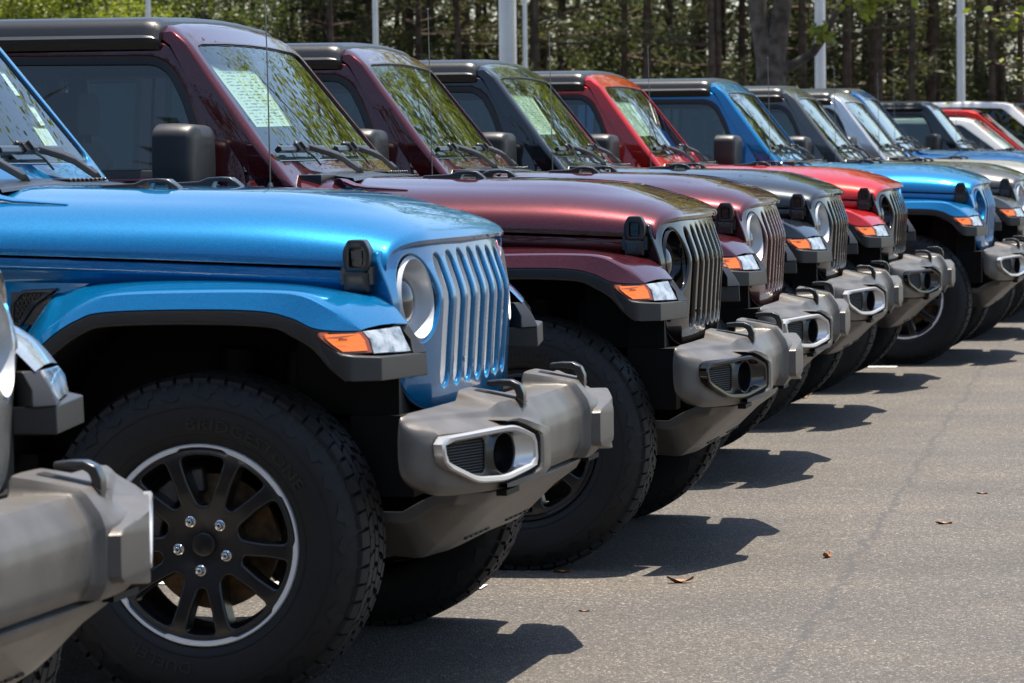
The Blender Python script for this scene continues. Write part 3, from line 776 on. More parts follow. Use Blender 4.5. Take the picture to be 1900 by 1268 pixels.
    for s in (-1, 1):
        F = fogmap(s)
        # bolster: raised surround in bumper colour at the inboard side
        b = bmesh.new()
        O_ = [(.605,.6885),(.575,.691),(.548,.6915),(.510,.683),(.470,.672),(.400,.661),(.345,.651),(.3300,.640),(.3290,.60),(.3300,.563),(.345,.550),(.40,.541),(.47,.532),(.54,.527),(.605,.5235)]
        I_2 = [(.605,.6855),(.580,.685),(.562,.684),(.520,.671),(.482,.656),(.468,.651),(.459,.644),(.4555,.632),(.4540,.605),(.4545,.575),(.4585,.563),(.468,.557),(.490,.551),(.55,.544),(.605,.535)]
        dz_ = lambda u: -.004+max(0,(.455-u))*.36-max(0, min(1,(.60-u)/.1))*.004
        loft(b, [[F(u,v,.075) for u,v in O_], [F(u,v,dz_(u)+.006) for u,v in O_], [F(u+(iu-u)*.10,v+(iv-v)*.10,dz_(u)) for (u,v),(iu,iv) in zip(O_,I_2)], [F(u+(iu-u)*.9,v+(iv-v)*.9,dz_(iu)) for (u,v),(iu,iv) in zip(O_,I_2)], [F(u,v,dz_(u)+.003) for u,v in I_2], [F(u,v,.05) for u,v in I_2]])
        mk('bumper_surround', b, BUMPM, bumper, 40)
        # bezel ring with its sloping inboard face
        b = bmesh.new()
        o1 = bz if area2(bz) > 0 else bz[::-1]
        BI = [(.860,.656),(.600,.665),(.562,.661),(.547,.641),(.547,.568),(.562,.556),(.640,.552),(.735,.558),(.856,.606)]
        i1 = [Vector(p) for p in round_poly(BI, .012, 4)]
        def ringpts(lp, n=64):   # n points by angle about a common centre
            c = Vector((.67,.608)); out_ = []
            for k in range(n):
                a = 2*math.pi*k/n; d = Vector((math.cos(a), math.sin(a))); best = None
                for q in range(len(lp)):
                    p1, p2 = lp[q]-c, lp[(q+1)%len(lp)]-c
                    e = p2-p1; den = d.x*e.y-d.y*e.x
                    if abs(den) < 1e-12: continue
                    t = (p1.x*e.y-p1.y*e.x)/den; u_ = (p1.x*d.y-p1.y*d.x)/den
                    if t > 0 and -1e-6 <= u_ <= 1+1e-6: best = t if best is None else max(best, t)
                out_.append(c+d*(best or .05))
            return out_
        A = ringpts(o1); Bq = ringpts(i1)
        A1 = ringpts(inset(o1, .004)); A2 = ringpts(inset(o1, .012)); A3 = ringpts(inset(o1, .016))
        B0 = [p for p in Bq]
        loft(b, [[F(p.x,p.y,.02) for p in A], [F(p.x,p.y,-.005) for p in A], [F(p.x,p.y,-.009) for p in A1], [F(p.x,p.y,-.008) for p in A2], [F(p.x,p.y,-.002) for p in A3],
                 [F(*(p.lerp(q,.5)), .011) for p,q in zip(A3,B0)], [F(p.x,p.y,.022) for p in B0], [F(p.x,p.y,.034) for p in B0]], True)
        mk('fog_lamp_bezel', b, SILVB, bumper, 40)
        # black insert: mesh field and fog lamp tube
        b = bmesh.new()
        lc = Vector((.602,.608))
        outl = [Vector(p) for p in round_poly([(.864,.659),(.600,.668),(.556,.664),(.540,.642),(.540,.566),(.557,.552),(.640,.548),(.737,.554),(.860,.603)], .010, 3)]
        lamph = [(lc.x+.046*math.cos(2*math.pi*k/32), lc.y+.049*math.sin(2*math.pi*k/32)) for k in range(32)]
        meshh = round_poly([(.850,.646),(.682,.652),(.670,.640),(.670,.574),(.682,.566),(.742,.570),(.846,.610)], .006, 3)
        panel(b, outl, [lamph, meshh], lambda u,v,d: F(u, v, .018+d-.012*math.exp(-((math.hypot(u-lc.x,v-lc.y)-.05)/.010)**2)), .05, .012, .002, .003, 2, .012, .012)
        def lr(r, d): return [F(lc.x+r*math.cos(2*math.pi*k/32), lc.y+r*1.06*math.sin(2*math.pi*k/32), d) for k in range(32)]
        loft(b, [lr(.046,.010), lr(.045,.03), lr(.043,.075)], True)
        loft(b, [[F(u, v, .032) for u in (.662,.858)] for v in (.56,.66)])
        MH = [Vector(p) for p in meshh]
        for r in range(12):
            for c_ in range(23):
                cu = .672+c_*.0082+(r % 2)*.0041; cv = .570+r*.0071
                if not inside((cu, cv), MH): continue
                ro = [F(cu+.0047*math.cos(rad(60*k+30)), cv+.0047*math.sin(rad(60*k+30)), .022) for k in range(6)]
                ri = [F(cu+.0036*math.cos(rad(60*k+30)), cv+.0036*math.sin(rad(60*k+30)), .0225) for k in range(6)]
                rb = [F(cu+.0032*math.cos(rad(60*k+30)), cv+.0032*math.sin(rad(60*k+30)), .030) for k in range(6)]
                loft(b, [ro, ri, rb], True)
        mk('fog_lamp_grille', b, BLKPL, bumper, 40, weld=0)
        b = bmesh.new()
        loft(b, [lr(.043,.072), lr(.040,.066), lr(.030,.060), lr(.014,.056), lr(.002,.055)], True)
        mk('fog_lamp', b, LENS, bumper, 40)
        # tow hook with the slot pocket it rises from
        b = bmesh.new(); yc = s*.374
        path = [(.668,.690),(.676,.715),(.677,.738),(.669,.757),(.652,.7655),(.625,.7665),(.592,.7645)]
        wdt = [.011,.011,.0105,.010,.009,.008,.007]
        rows_ = []
        for i,(x,z) in enumerate(path):
            a = Vector(path[max(i-1,0)]); c_ = Vector(path[min(i+1,len(path)-1)]); t = (c_-a).normalized(); nrm = Vector((t.y,-t.x))
            hw = wdt[i]; rows_.append([(x+nrm.x*hw, yc-.017, z+nrm.y*hw), (x+nrm.x*hw, yc+.017, z+nrm.y*hw), (x-nrm.x*hw, yc+.017, z-nrm.y*hw), (x-nrm.x*hw, yc-.017, z-nrm.y*hw)])
        loft(b, rows_, True, 0, True)
        mk('tow_hook', b, BLKPL, bumper, 45, bevel=.004, seg=2)
        b = bmesh.new()
        sl_ = [(.560,-.022),(.560,.022),(.695,.022),(.695,-.022)]
        zt = lambda x: interp([(.530,.7545),(.674,.7265),(.70,.706)], x)+.0015
        rows_ = [[(x, yc-.024, zt(x)), (x, yc+.024, zt(x))] for x in (.56,.60,.64,.674,.688)]
        loft(b, rows_); mk('hook_slot', b, DARK, bumper, 40)
    # lower valance / skid plate
    b = bmesh.new(); rows_ = []
    for y in (-.66,-.62,-.57,-.50,-.40,-.28,-.14,0,.14,.28,.40,.50,.57,.62,.66):
        ay = abs(y); e = interp([(0,0),(.42,0),(.57,.5),(.66,1)], ay)
        zb_ = interp([(0,.352),(.3,.345),(.57,.345),(.66,.44)], ay); xb = interp([(0,.500),(.4,.490),(.57,.466),(.66,.45)], ay)
        xt = interp([(0,.672),(.4,.668),(.57,.640),(.66,.585)], ay)
        rows_.append([(xt-.03,y,.524), (xt,y,.510), (xt-.014,y,.485), (xt+(xb-xt)*.42,y,.510+(zb_-.510)*.42), (xt+(xb-xt)*.80,y,.510+(zb_-.510)*.82), (xb,y,zb_), (xb-.02,y,zb_-.002), (xb-.16,y,zb_+.01), (xb-.16,y,zb_+.03), (xb-.01,y,zb_+.03), (xt-.09,y,.50)])
    loft(b, rows_, True, 0, True)
    sk = mk('skid_plate', b, BUMPM, root, 42, bevel=.005, seg=2, bang=35)
    for s in (-1, 1):
        b = bmesh.new(); box(b, (.655,s*.50-.07,.500),(.682,s*.50+.07,.514)); mk('valance_slot', b, DARK, sk, 40)
        for k in range(5):
            b = bmesh.new(); y = s*(.12+.055*k); box(b, (.512,y-.018,.368),(.528,y+.018,.374)); mk('valance_slot', b, DARK, sk, 40)
    # ---- wheels
    wl = build_wheel(root, False)
    YW = .903
    wl.location = (0, -YW, .405)
    def dupw(loc, rz):
        c = wl.copy(); COL.objects.link(c); c.location = loc; c.rotation_euler = (0,0,rz)
        for ch in wl.children:
            d = ch.copy(); COL.objects.link(d); d.parent = c
    dupw((0, YW, .405), math.pi); dupw((-3.0, -YW, .405), 0); dupw((-3.0, YW, .405), math.pi)
    # ---- undercarriage
    b = bmesh.new()
    tube(b, [(0,-.70,.405),(0,.70,.405)], .045, 12)
    for s in (-1, 1):
        box(b, (-3.6,s*.42-.04,.52),(.55,s*.42+.04,.64))
        tube(b, [(-.05,s*.50,.42),(-.02,s*.50,.86)], .055, 12); tube(b, [(-.75,s*.40,.42),(.02,s*.55,.36)], .025, 8)
        box(b, (.42,s*.46-.05,.50),(.56,s*.46+.05,.66)); tube(b, [(.10,s*.58,.40),(.14,s*.52,.85)], .03, 10)
    tube(b, [(.18,-.6,.42),(.18,.6,.44)], .02, 8); tube(b, [(-3.0,-.7,.405),(-3.0,.7,.405)], .05, 12)
    box(b, (-.6,-.35,.42),(.30,.35,.62)); box(b, (-3.9,-.66,.52),(-.5,.66,.60)); box(b, (.30,-.62,.50),(.46,.62,.70)); box(b, (.15,-.56,.70),(.36,.56,1.04))
    mk('undercarriage', b, DARK, root, 40)
    # ---- body shell: cowl, sills, rear quarters
    b = bmesh.new()
    # cowl sides between hood and door, rounded over to the cowl top
    for s in (-1, 1):
        rows_ = []
        for x in (-.642,-.655,-.68,-.71,-.75,-.80,-.86,-.91,-.95):
            yb = yside(x, 1.1)-.002; p = interp([(-.80,13),(-.66,4.6)], x); zc = interp([(-.86,1.276),(-.70,1.268),(-.64,1.250)], x); zs = zseam(x)
            top = []
            for k in range(13):
                th = math.pi/2*k/12; top.append((x, s*yb*(math.cos(th)**(2/p) if k < 12 else 0), zs+(zc-zs)*(math.sin(th)**(2/2.1) if k else 0)))
            rows_.append([(x, s*(yb-.012), .55), (x, s*yb, .90)]+top)
        loft(b, rows_)
        # behind the door: quarter panel with the rear arch
        q = [(-2.86,.62),(-2.86,1.235),(-3.78,1.235),(-3.78,.62),(-3.50,.62)]+[(-3.0+.50*math.cos(rad(a)), .42+.50*math.sin(rad(a))) for a in (24,40,60,80,100,120,140,156)][::-1]
        q2 = [(x, z) for x, z in q]
        pts = [(-2.86,1.235),(-3.78,1.235),(-3.78,.60)]+[(-3.0+.52*math.cos(rad(a)), .42+.52*math.sin(rad(a))) for a in (160,140,120,100,80,60,40)]+[(-2.60,.755),(-2.86,.86)]
        pts = [(-2.86,1.235),(-3.78,1.235),(-3.78,.60)]+[(-3.0+.52*math.cos(rad(a)), .42+.52*math.sin(rad(a))) for a in (160,140,120,100,80)]+[(-2.86,.94)]
        panel(b, pts, [], lambda u,v,d: (u, s*(yside(u,v)-d), v), .05, None, .012, None, 3, .08, .06)
        box(b, (-2.50,s*.74-.05,.46),(-.62,s*.74+.05,.56))
    bmesh.ops.recalc_face_normals(b, faces=b.faces)
    rows_ = [[(-3.80, y, z) for y in (-.78,-.4,0,.4,.78)] for z in (.55,.9,1.24)]
    loft(b, rows_)
    body = mk('body', b, PAINT, root, 40)
    # rear flares
    b = bmesh.new(); rows_ = []
    for k in range(19):
        a = rad(8+164*k/18); cx, cz = math.cos(a), math.sin(a)
        ex = lambda r: (-3.0+r*cx*1.06, .40+r*abs(cz)**.85)
        rows_.append([(ex(.60)[0],-.80,ex(.60)[1]),(ex(.585)[0],-.925,ex(.585)[1]),(ex(.55)[0],-.95,ex(.55)[1]),(ex(.52)[0],-.95,ex(.52)[1]),(ex(.52)[0],-.60,ex(.52)[1])])
    loft(b, rows_); rf = mk('rear_flare', b, PAINT, root, 35); S(rf)
    # cowl cover in black with louvres, wiper pivots
    b = bmesh.new()
    rows_ = [[(x, y, 1.268+dz+(.014*(1-(y/.6)**2))) for y in (-.52,-.4,-.2,0,.2,.4,.52)] for x, dz in ((-.86,.004),(-.78,.006),(-.70,.002),(-.64,-.006),(-.635,-.016))]
    loft(b, rows_)
    for k in range(9):
        y = .02+k*.035; box(b, (-.70,y,1.278),(-.645,y+.012,1.2865))
    prism(b, [(-.84,-.655),(-.715,-.655),(-.70,-.50),(-.84,-.50)], 1.245, 1.279)
    cowl = mk('cowl_cover', b, BLKPL, root, 45, bevel=.002, seg=1)
    # ---- doors
    def door(front):
        if front:
            ol = [(-2.035,.58),(-.935,.58),(-.925,1.20),(-.945,1.315),(-1.085,1.525),(-1.208,1.706),(-1.235,1.722),(-2.035,1.722)]
            wn = [(-1.99,1.275),(-1.065,1.275),(-1.082,1.38),(-1.14,1.535),(-1.195,1.635),(-1.255,1.672),(-1.99,1.680)]
        else:
            ol = [(-2.78,.92),(-2.52,.70),(-2.47,.58),(-2.047,.58),(-2.047,1.722),(-2.72,1.722),(-2.80,1.70),(-2.845,1.25)]
            wn = [(-2.78,1.275),(-2.095,1.275),(-2.095,1.680),(-2.68,1.680),(-2.735,1.665)]
        F = lambda u,v,d: (u, -(yside(u,v)-d), v)
        b = bmesh.new()
        wr = round_poly(wn, .035, 4)
        panel(b, round_poly(ol, .025, 3), [wr], F, .05, .03, .006, .010, 3, .07, .06)
        dr = mk('front_door' if front else 'rear_door', b, PAINT, root, 36)
        wv = [Vector(p) for p in wr]; wv = wv if area2(wv) > 0 else wv[::-1]
        b = bmesh.new(); hi = inset(wv, .026); ou = inset(wv, -.006)
        rows_ = [[F(p.x,p.y,.004) for p in ou], [F(p.x,p.y,.0035) for p in inset(wv,.004)], [F(p.x,p.y,.006) for p in inset(wv,.022)], [F(p.x,p.y,.016) for p in hi], [F(p.x,p.y,.03) for p in hi]]
        loft(b, rows_, True); mk('window_seal', b, SEALM, dr, 40)
        b = bmesh.new(); panel(b, hi, [], lambda u,v,d: F(u, v, .014+d), .005, None, 0, None, 1, .12, .08); mk('door_window', b, G_SIDE if front else G_REAR, dr, 30)
        b = bmesh.new(); hx = -1.90 if front else -2.68
        rows_ = []
        for x, o in ((hx,.0),(hx+.015,.035),(hx+.05,.045),(hx+.13,.045),(hx+.165,.035),(hx+.18,.0)):
            y = -(yside(x,1.12)+o); rows_.append([(x,y,1.10),(x,y,1.125),(x,y+.018,1.125),(x,y+.018,1.10)])
        loft(b, rows_, True, 0, True); mk('door_handle', b, PAINT, dr, 40, bevel=.004, seg=2)
        if front:
            b = bmesh.new()
            for z in (.80,1.10):
                box(b, (-.955,-yside(-.95,z)-.022,z-.03),(-.90,-yside(-.95,z)+.01,z+.03))
            mk('door_hinge', b, PAINT, dr, 40, bevel=.004, seg=2)
        d2 = mirror_of(dr)
        for ch in list(dr.children): mirror_of(ch, d2)
        return dr
    door(True); door(False)
    # ---- windshield frame and glass
    def wsx(y, z): return -.838-.785*(z-1.325)+.030*(1-(y/.75)**2)-.030*max(0,(z-1.72)/.08)
    hb = [(0,1.270),(.55,1.262),(.770,1.195),(.797,1.205),(.795,1.36),(.757,1.56),(.722,1.715),(.705,1.760),(.66,1.782),(.50,1.796),(.25,1.805),(0,1.808)]
    ol = [Vector(p) for p in hb]+[Vector((-y,z)) for y,z in reversed(hb[1:-1])]
    hg = [(0,1.330),(.752,1.328),(.666,1.706),(.60,1.718),(.30,1.727),(0,1.730)]
    gh = [(y,z) for y,z in hg]+[(-y,z) for y,z in reversed(hg[1:-1])]
    gh = round_poly(gh, [0,.05,.035,.03,.03,0,.03,.03,.035,.05], 5)
    b = bmesh.new()
    panel(b, ol, [gh], lambda u,v,d: (wsx(u,v)-d*interp([(1.30,1.0),(1.60,.78),(1.72,.58),(1.80,.8)],v), u*(1-.05*max(0,d-.02)), v-d*.10*max(0,(v-1.7)/.1)), .115, .022, .030, .006, 5, .05, .04)
    frame = mk('windshield_frame', b, PAINT, root, 36)
    ghv = [Vector(p) for p in gh]; ghv = ghv if area2(ghv) > 0 else ghv[::-1]
    b = bmesh.new(); panel(b, inset(ghv, .001), [], lambda u,v,d: (wsx(u,v)-.010-d, u, v), .005, None, 0, None, 1, .06, .06)
    mk('windshield', b, G_WIND, frame, 60)
    b = bmesh.new(); loft(b, [[(wsx(p.x,p.y)-.0085,p.x,p.y) for p in inset(ghv,-.0005)], [(wsx(p.x,p.y)-.0085,p.x,p.y) for p in inset(ghv,.006)], [(wsx(p.x,p.y)-.012,p.x,p.y) for p in inset(ghv,.006)]], True)
    mk('windshield_seal', b, SEALM, frame, 40)
    # roof hardtop
    b = bmesh.new(); rows_ = []
    sec = [(.735,1.700),(.752,1.716),(.762,1.726),(.762,1.737),(.752,1.742),(.744,1.747),(.734,1.770),(.722,1.788),(.700,1.800),(.665,1.807),(.60,1.811),(.45,1.815),(.25,1.822),(0,1.825)]
    full = sec+[(-y,z) for y,z in reversed(sec[:-1])]
    for x, sy, dz in ((-1.240,.972,-.036),(-1.244,.985,-.016),(-1.262,.996,-.005),(-1.30,1,0),(-1.8,1,.002),(-2.4,1,.002),(-3.0,1.0,-.002),(-3.6,.995,-.012),(-3.74,.985,-.03),(-3.78,.97,-.07)):
        fx = lambda y: .012*(1-(y/.75)**2) if x > -1.5 else 0
        rows_.append([(x+fx(y)*(1 if x > -1.28 else .5), y*sy, z+(dz if z > 1.74 else dz*.2)) for y, z in full])
    loft(b, rows_, False, 0)
    roof = mk('hardtop_roof', b, ROOFM, root, 34)
    b = bmesh.new(); box(b, (-2.35,-.004,1.8255),(-1.27,.004,1.829)); box(b, (-2.36,-.62,1.808),(-2.345,.62,1.8275)); mk('roof_seam', b, SEALM, roof, 30)
    b = bmesh.new()   # rear hardtop sides with quarter window
    for s in (-1,1):
        panel(b, round_poly([(-2.85,1.245),(-3.76,1.245),(-3.70,1.73),(-2.81,1.73)][::-1], .03, 3), [round_poly([(-2.95,1.30),(-3.60,1.30),(-3.56,1.66),(-2.92,1.66)][::-1], .04, 3)], lambda u,v,d: (u, s*(yside(u,v)-.012-d), v), .04, .02, .01, .006, 2, .1, .08)
    rows_ = [[(-3.77+.05*(z-1.24)*1.5, y, z) for y in (-.72,0,.72)] for z in (1.24,1.45,1.74)]
    loft(b, rows_)
    mk('hardtop_side', b, ROOFM, roof, 36)
    for s in (-1,1):
        b = bmesh.new(); panel(b, round_poly([(-2.94,1.29),(-3.61,1.29),(-3.57,1.67),(-2.91,1.67)][::-1], .04, 3), [], lambda u,v,d: (u, s*(yside(u,v)-.028-d), v), .005, None, 0, None, 1, .15, .1)
        mk('quarter_window', b, G_REAR, roof, 30)
    # header lining under roof
    b = bmesh.new(); loft(b, [[(x,y,1.70+.02*(1-abs(y)/.68)) for y in (-.68,-.3,0,.3,.68)] for x in (-1.24,-2.0,-3.6)]); mk('headliner', b, HLINER, roof, 40)
    # ---- mirrors
    b = bmesh.new()
    hs = round_poly([(-1.085,1.232),(-.868,1.238),(-.862,1.30),(-.868,1.42),(-.895,1.446),(-1.055,1.450),(-1.092,1.425),(-1.095,1.30)], [.03,.03,.02,.04,.03,.04,.04,.02], 4)
    rows_ = []
    c = Vector((-.978,1.340))
    for x, k in ((-1.138,.93),(-1.145,.97),(-1.140,1.0),(-1.10,1.01),(-1.06,1.0),(-1.035,.975),(-1.022,.93),(-1.012,.84),(-1.008,.60)):
        rows_.append([(x-.018*max(0,(-p.x-.99)/.1), (c.x+(p.x-c.x)*k), (c.y+(p.y-c.y)*k)) for p in hs])
    loft(b, rows_, True, 0, True)
    tube(b, [(-1.06,-.90,1.25),(-1.05,-.85,1.235),(-1.03,-.78,1.23)], .025, 8)
    mi_ = mk('door_mirror', b, TRIM, root, 38)
    b = bmesh.new(); ins_ = [(c.x+(p.x-c.x)*.88, c.y+(p.y-c.y)*.88) for p in hs]; loft(b, [[(-1.147,y,z) for y,z in ins_],[(-1.143,y,z) for y,z in ins_]], True, 0, True); mk('mirror_glass', b, CHROME, mi_, 30)
    m2 = mirror_of(mi_); mirror_of(mi_.children[0], m2)
    # ---- wipers
    for pv, tp, y0, y1 in (((-.722,-.190,1.297),(-.836,-.500,1.366),-.735,-.235),((-.745,.445,1.297),(-.836,.150,1.366),-.085,.415)):
        b = bmesh.new(); p, t = Vector(pv), Vector(tp)
        d = (t-p)
        pts = [p+Vector((.02,.03,-.03)), p+Vector((.006,.012,.0)), p, p+d*.35+Vector((.012,0,.014)), p+d*.55+Vector((.012,0,.014)), p+d*.85+Vector((.008,0,.010)), t+Vector((.004,0,.010)), t+Vector((.0,-.05,.010))]
        wd = [.022,.024,.025,.023,.019,.013,.010,.008]
        rows_ = []
        sidev = d.cross(Vector((.62,0,.78))).normalized()
        nv = Vector((.62,0,.78))
        for q, k in zip(pts, wd): rows_.append([q+sidev*k+nv*0, q+sidev*k*.7+nv*.016, q-sidev*k*.7+nv*.016, q-sidev*k+nv*0])
        loft(b, rows_, True, 0, True)
        wp = mk('wiper', b, TRIM, root, 40, bevel=.002, seg=1)
        b = bmesh.new(); bl = lambda y, o=0, dz=0: Vector((wsx(y,1.357+dz)+.012+o*.8, y, 1.357+dz+o*.62))
        n_ = 8; ysb = [y0+(y1-y0)*k/n_ for k in range(n_+1)]
        loft(b, [[bl(y,.020,.008), bl(y,.024,0), bl(y,.020,-.010), bl(y,.0,-.006), bl(y,.0,.004)] for y in ysb], True, 0, True)
        ym = tp[1]-.02
        for ya, yb_, o in ((ym-.05,ym+.05,.030),(ym-.020,ym+.020,.040)): loft(b, [[bl(y,o,.010), bl(y,o,-.012), bl(y,.012,-.012), bl(y,.012,.010)] for y in (ya, yb_)], True, 0, True)
        tube(b, [bl(ym+.02,.02,-.01), bl(ym+.05,.024,-.03), bl(ym+.075,.02,-.06)], .004, 6)
        mk('wiper_blade', b, BLKPL, wp, 40, bevel=.0015, seg=1)
    # ---- antenna
    b = bmesh.new(); tube(b, [(-.849,-.803,1.205),(-.849,-.803,1.24),(-.849,-.803,1.255)], [.014,.012,.006], 10); tube(b, [(-.849,-.803,1.25),(-.853,-.803,1.60),(-.859,-.803,1.930)], [.0028,.0024,.0020], 6)
    lathe_y(b, [(.0,-.005),(.0035,-.0035),(.005,0),(.0035,.0035),(0,.005)], 8, 0, (-.859,-.803,1.932))
    mk('antenna', b, CHROME if False else mat('antenna_steel', (.16,.16,.16), .35, .8), root, 40)
    # ---- interior
    b = bmesh.new(); rows_ = []
    for x, z0, z1 in ((-.93,1.10,1.262),(-1.02,1.05,1.278),(-1.15,1.0,1.270),(-1.22,.95,1.235),(-1.24,.90,1.15)):
        rows_.append([(x,-.68,z0),(x,-.68,z1-.02),(x,-.62,z1),(x,.62,z1),(x,.68,z1-.02),(x,.68,z0)])
    loft(b, rows_, True, 0, True); dash = mk('dashboard', b, DASHM, root, 40, bevel=.01, seg=2)
    b = bmesh.new(); cS = Vector((-1.36,.37,1.17)); Rm = Matrix.Rotation(rad(-25),4,'Y')
    tube(b, [cS+Rm@Vector((0,.185*math.cos(2*math.pi*k/28),.185*math.sin(2*math.pi*k/28))) for k in range(29)], .015, 8)
    for a in (0,180,270): tube(b, [cS+Rm@Vector((.02,0,0)), cS+Rm@Vector((0,.18*math.cos(rad(a)),.18*math.sin(rad(a))))], .014, 6)
    tube(b, [cS, cS+Vector((.2,0,-.06))], .03, 8); mk('steering_wheel', b, DASHM, dash, 40)
    for y in (-.37,.37):
        b = bmesh.new()
        rows_ = []
        for x, z, hw, th in ((-1.62,.86,.24,.07),(-1.70,1.0,.25,.07),(-1.78,1.18,.24,.065),(-1.84,1.34,.20,.05),(-1.86,1.40,.15,.04)):
            rows_.append([(x-th,y-hw,z),(x-th*.4,y-hw*1.0,z),(x+th*.5,y-hw*.75,z),(x+th*.35,y,z),(x+th*.5,y+hw*.75,z),(x-th*.4,y+hw,z),(x-th,y+hw,z)])
        loft(b, rows_, True, 0, True); box(b, (-1.70,y-.25,.70),(-1.22,y+.25,.86))
        st_ = mk('front_seat', b, SEAT, root, 45, bevel=.012, seg=2)
        b = bmesh.new(); prism(b, round_poly([(y-.135,1.425),(y+.135,1.425),(y+.125,1.58),(y-.125,1.58)], .04, 3), -1.93, -1.85, 'x'); box(b, (-1.90,y-.06,1.38),(-1.885,y-.045,1.44)); box(b, (-1.90,y+.045,1.38),(-1.885,y+.06,1.44))
        mk('headrest', b, SEAT, st_, 45, bevel=.01, seg=2)
    b = bmesh.new(); box(b, (-2.85,-.60,.74),(-2.35,.60,.90)); box(b, (-2.98,-.60,.85),(-2.84,.60,1.36))
    for y in (-.38,.38): box(b, (-2.99,y-.12,1.38),(-2.91,y+.12,1.54))
    mk('rear_seat', b, SEAT, root, 45, bevel=.02, seg=2)
    b = bmesh.new()
    for s in (-1,1):
        tube(b, [(-2.06,s*.66,.9),(-2.06,s*.66,1.45),(-2.06,s*.60,1.66)], .035, 8); tube(b, [(-1.28,s*.60,1.665),(-2.06,s*.60,1.665),(-3.1,s*.58,1.64),(-3.5,s*.60,1.2)], .03, 8)
    tube(b, [(-2.06,-.60,1.665),(-2.06,.60,1.665)], .035, 8)
    mk('roll_bar', b, DASHM, root, 40)
    b = bmesh.new(); box(b, (-1.135,-.11,1.615),(-1.115,.11,1.675)); tube(b, [(-1.12,0,1.66),(-1.12,0,1.70)], .012, 6); mk('inside_mirror', b, DASHM, root, 40, bevel=.008, seg=2)
    b = bmesh.new(); box(b, (-3.75,-.70,.60),(-.62,.70,.66)); box(b, (-1.75,-.10,.66),(-1.2,.10,.92)); loft(b, [[(-.915,y,.6),(-.915,y,1.25)] for y in (-.70,.70)]); mk('cabin_floor', b, DASHM, root, 40)
    # spare wheel carrier is out of view behind the row; the tailgate closes the body
    b = bmesh.new(); tube(b, [(-3.98,-.9,.62),(-3.98,.9,.62)], .07, 8); mk('rear_bumper', b, TRIM, root, 40)
    for s in (-1,1):
        b = bmesh.new(); box(b, (-3.84,s*.74-.07,.92),(-3.79,s*.74+.07,1.14)); mk('tail_lamp', b, mat('tail_lamp_red', (.4,.01,.01), .15, 0, 1), root, 40, bevel=.01, seg=2)
    root['_wsx'] = 1
    return root, wsx

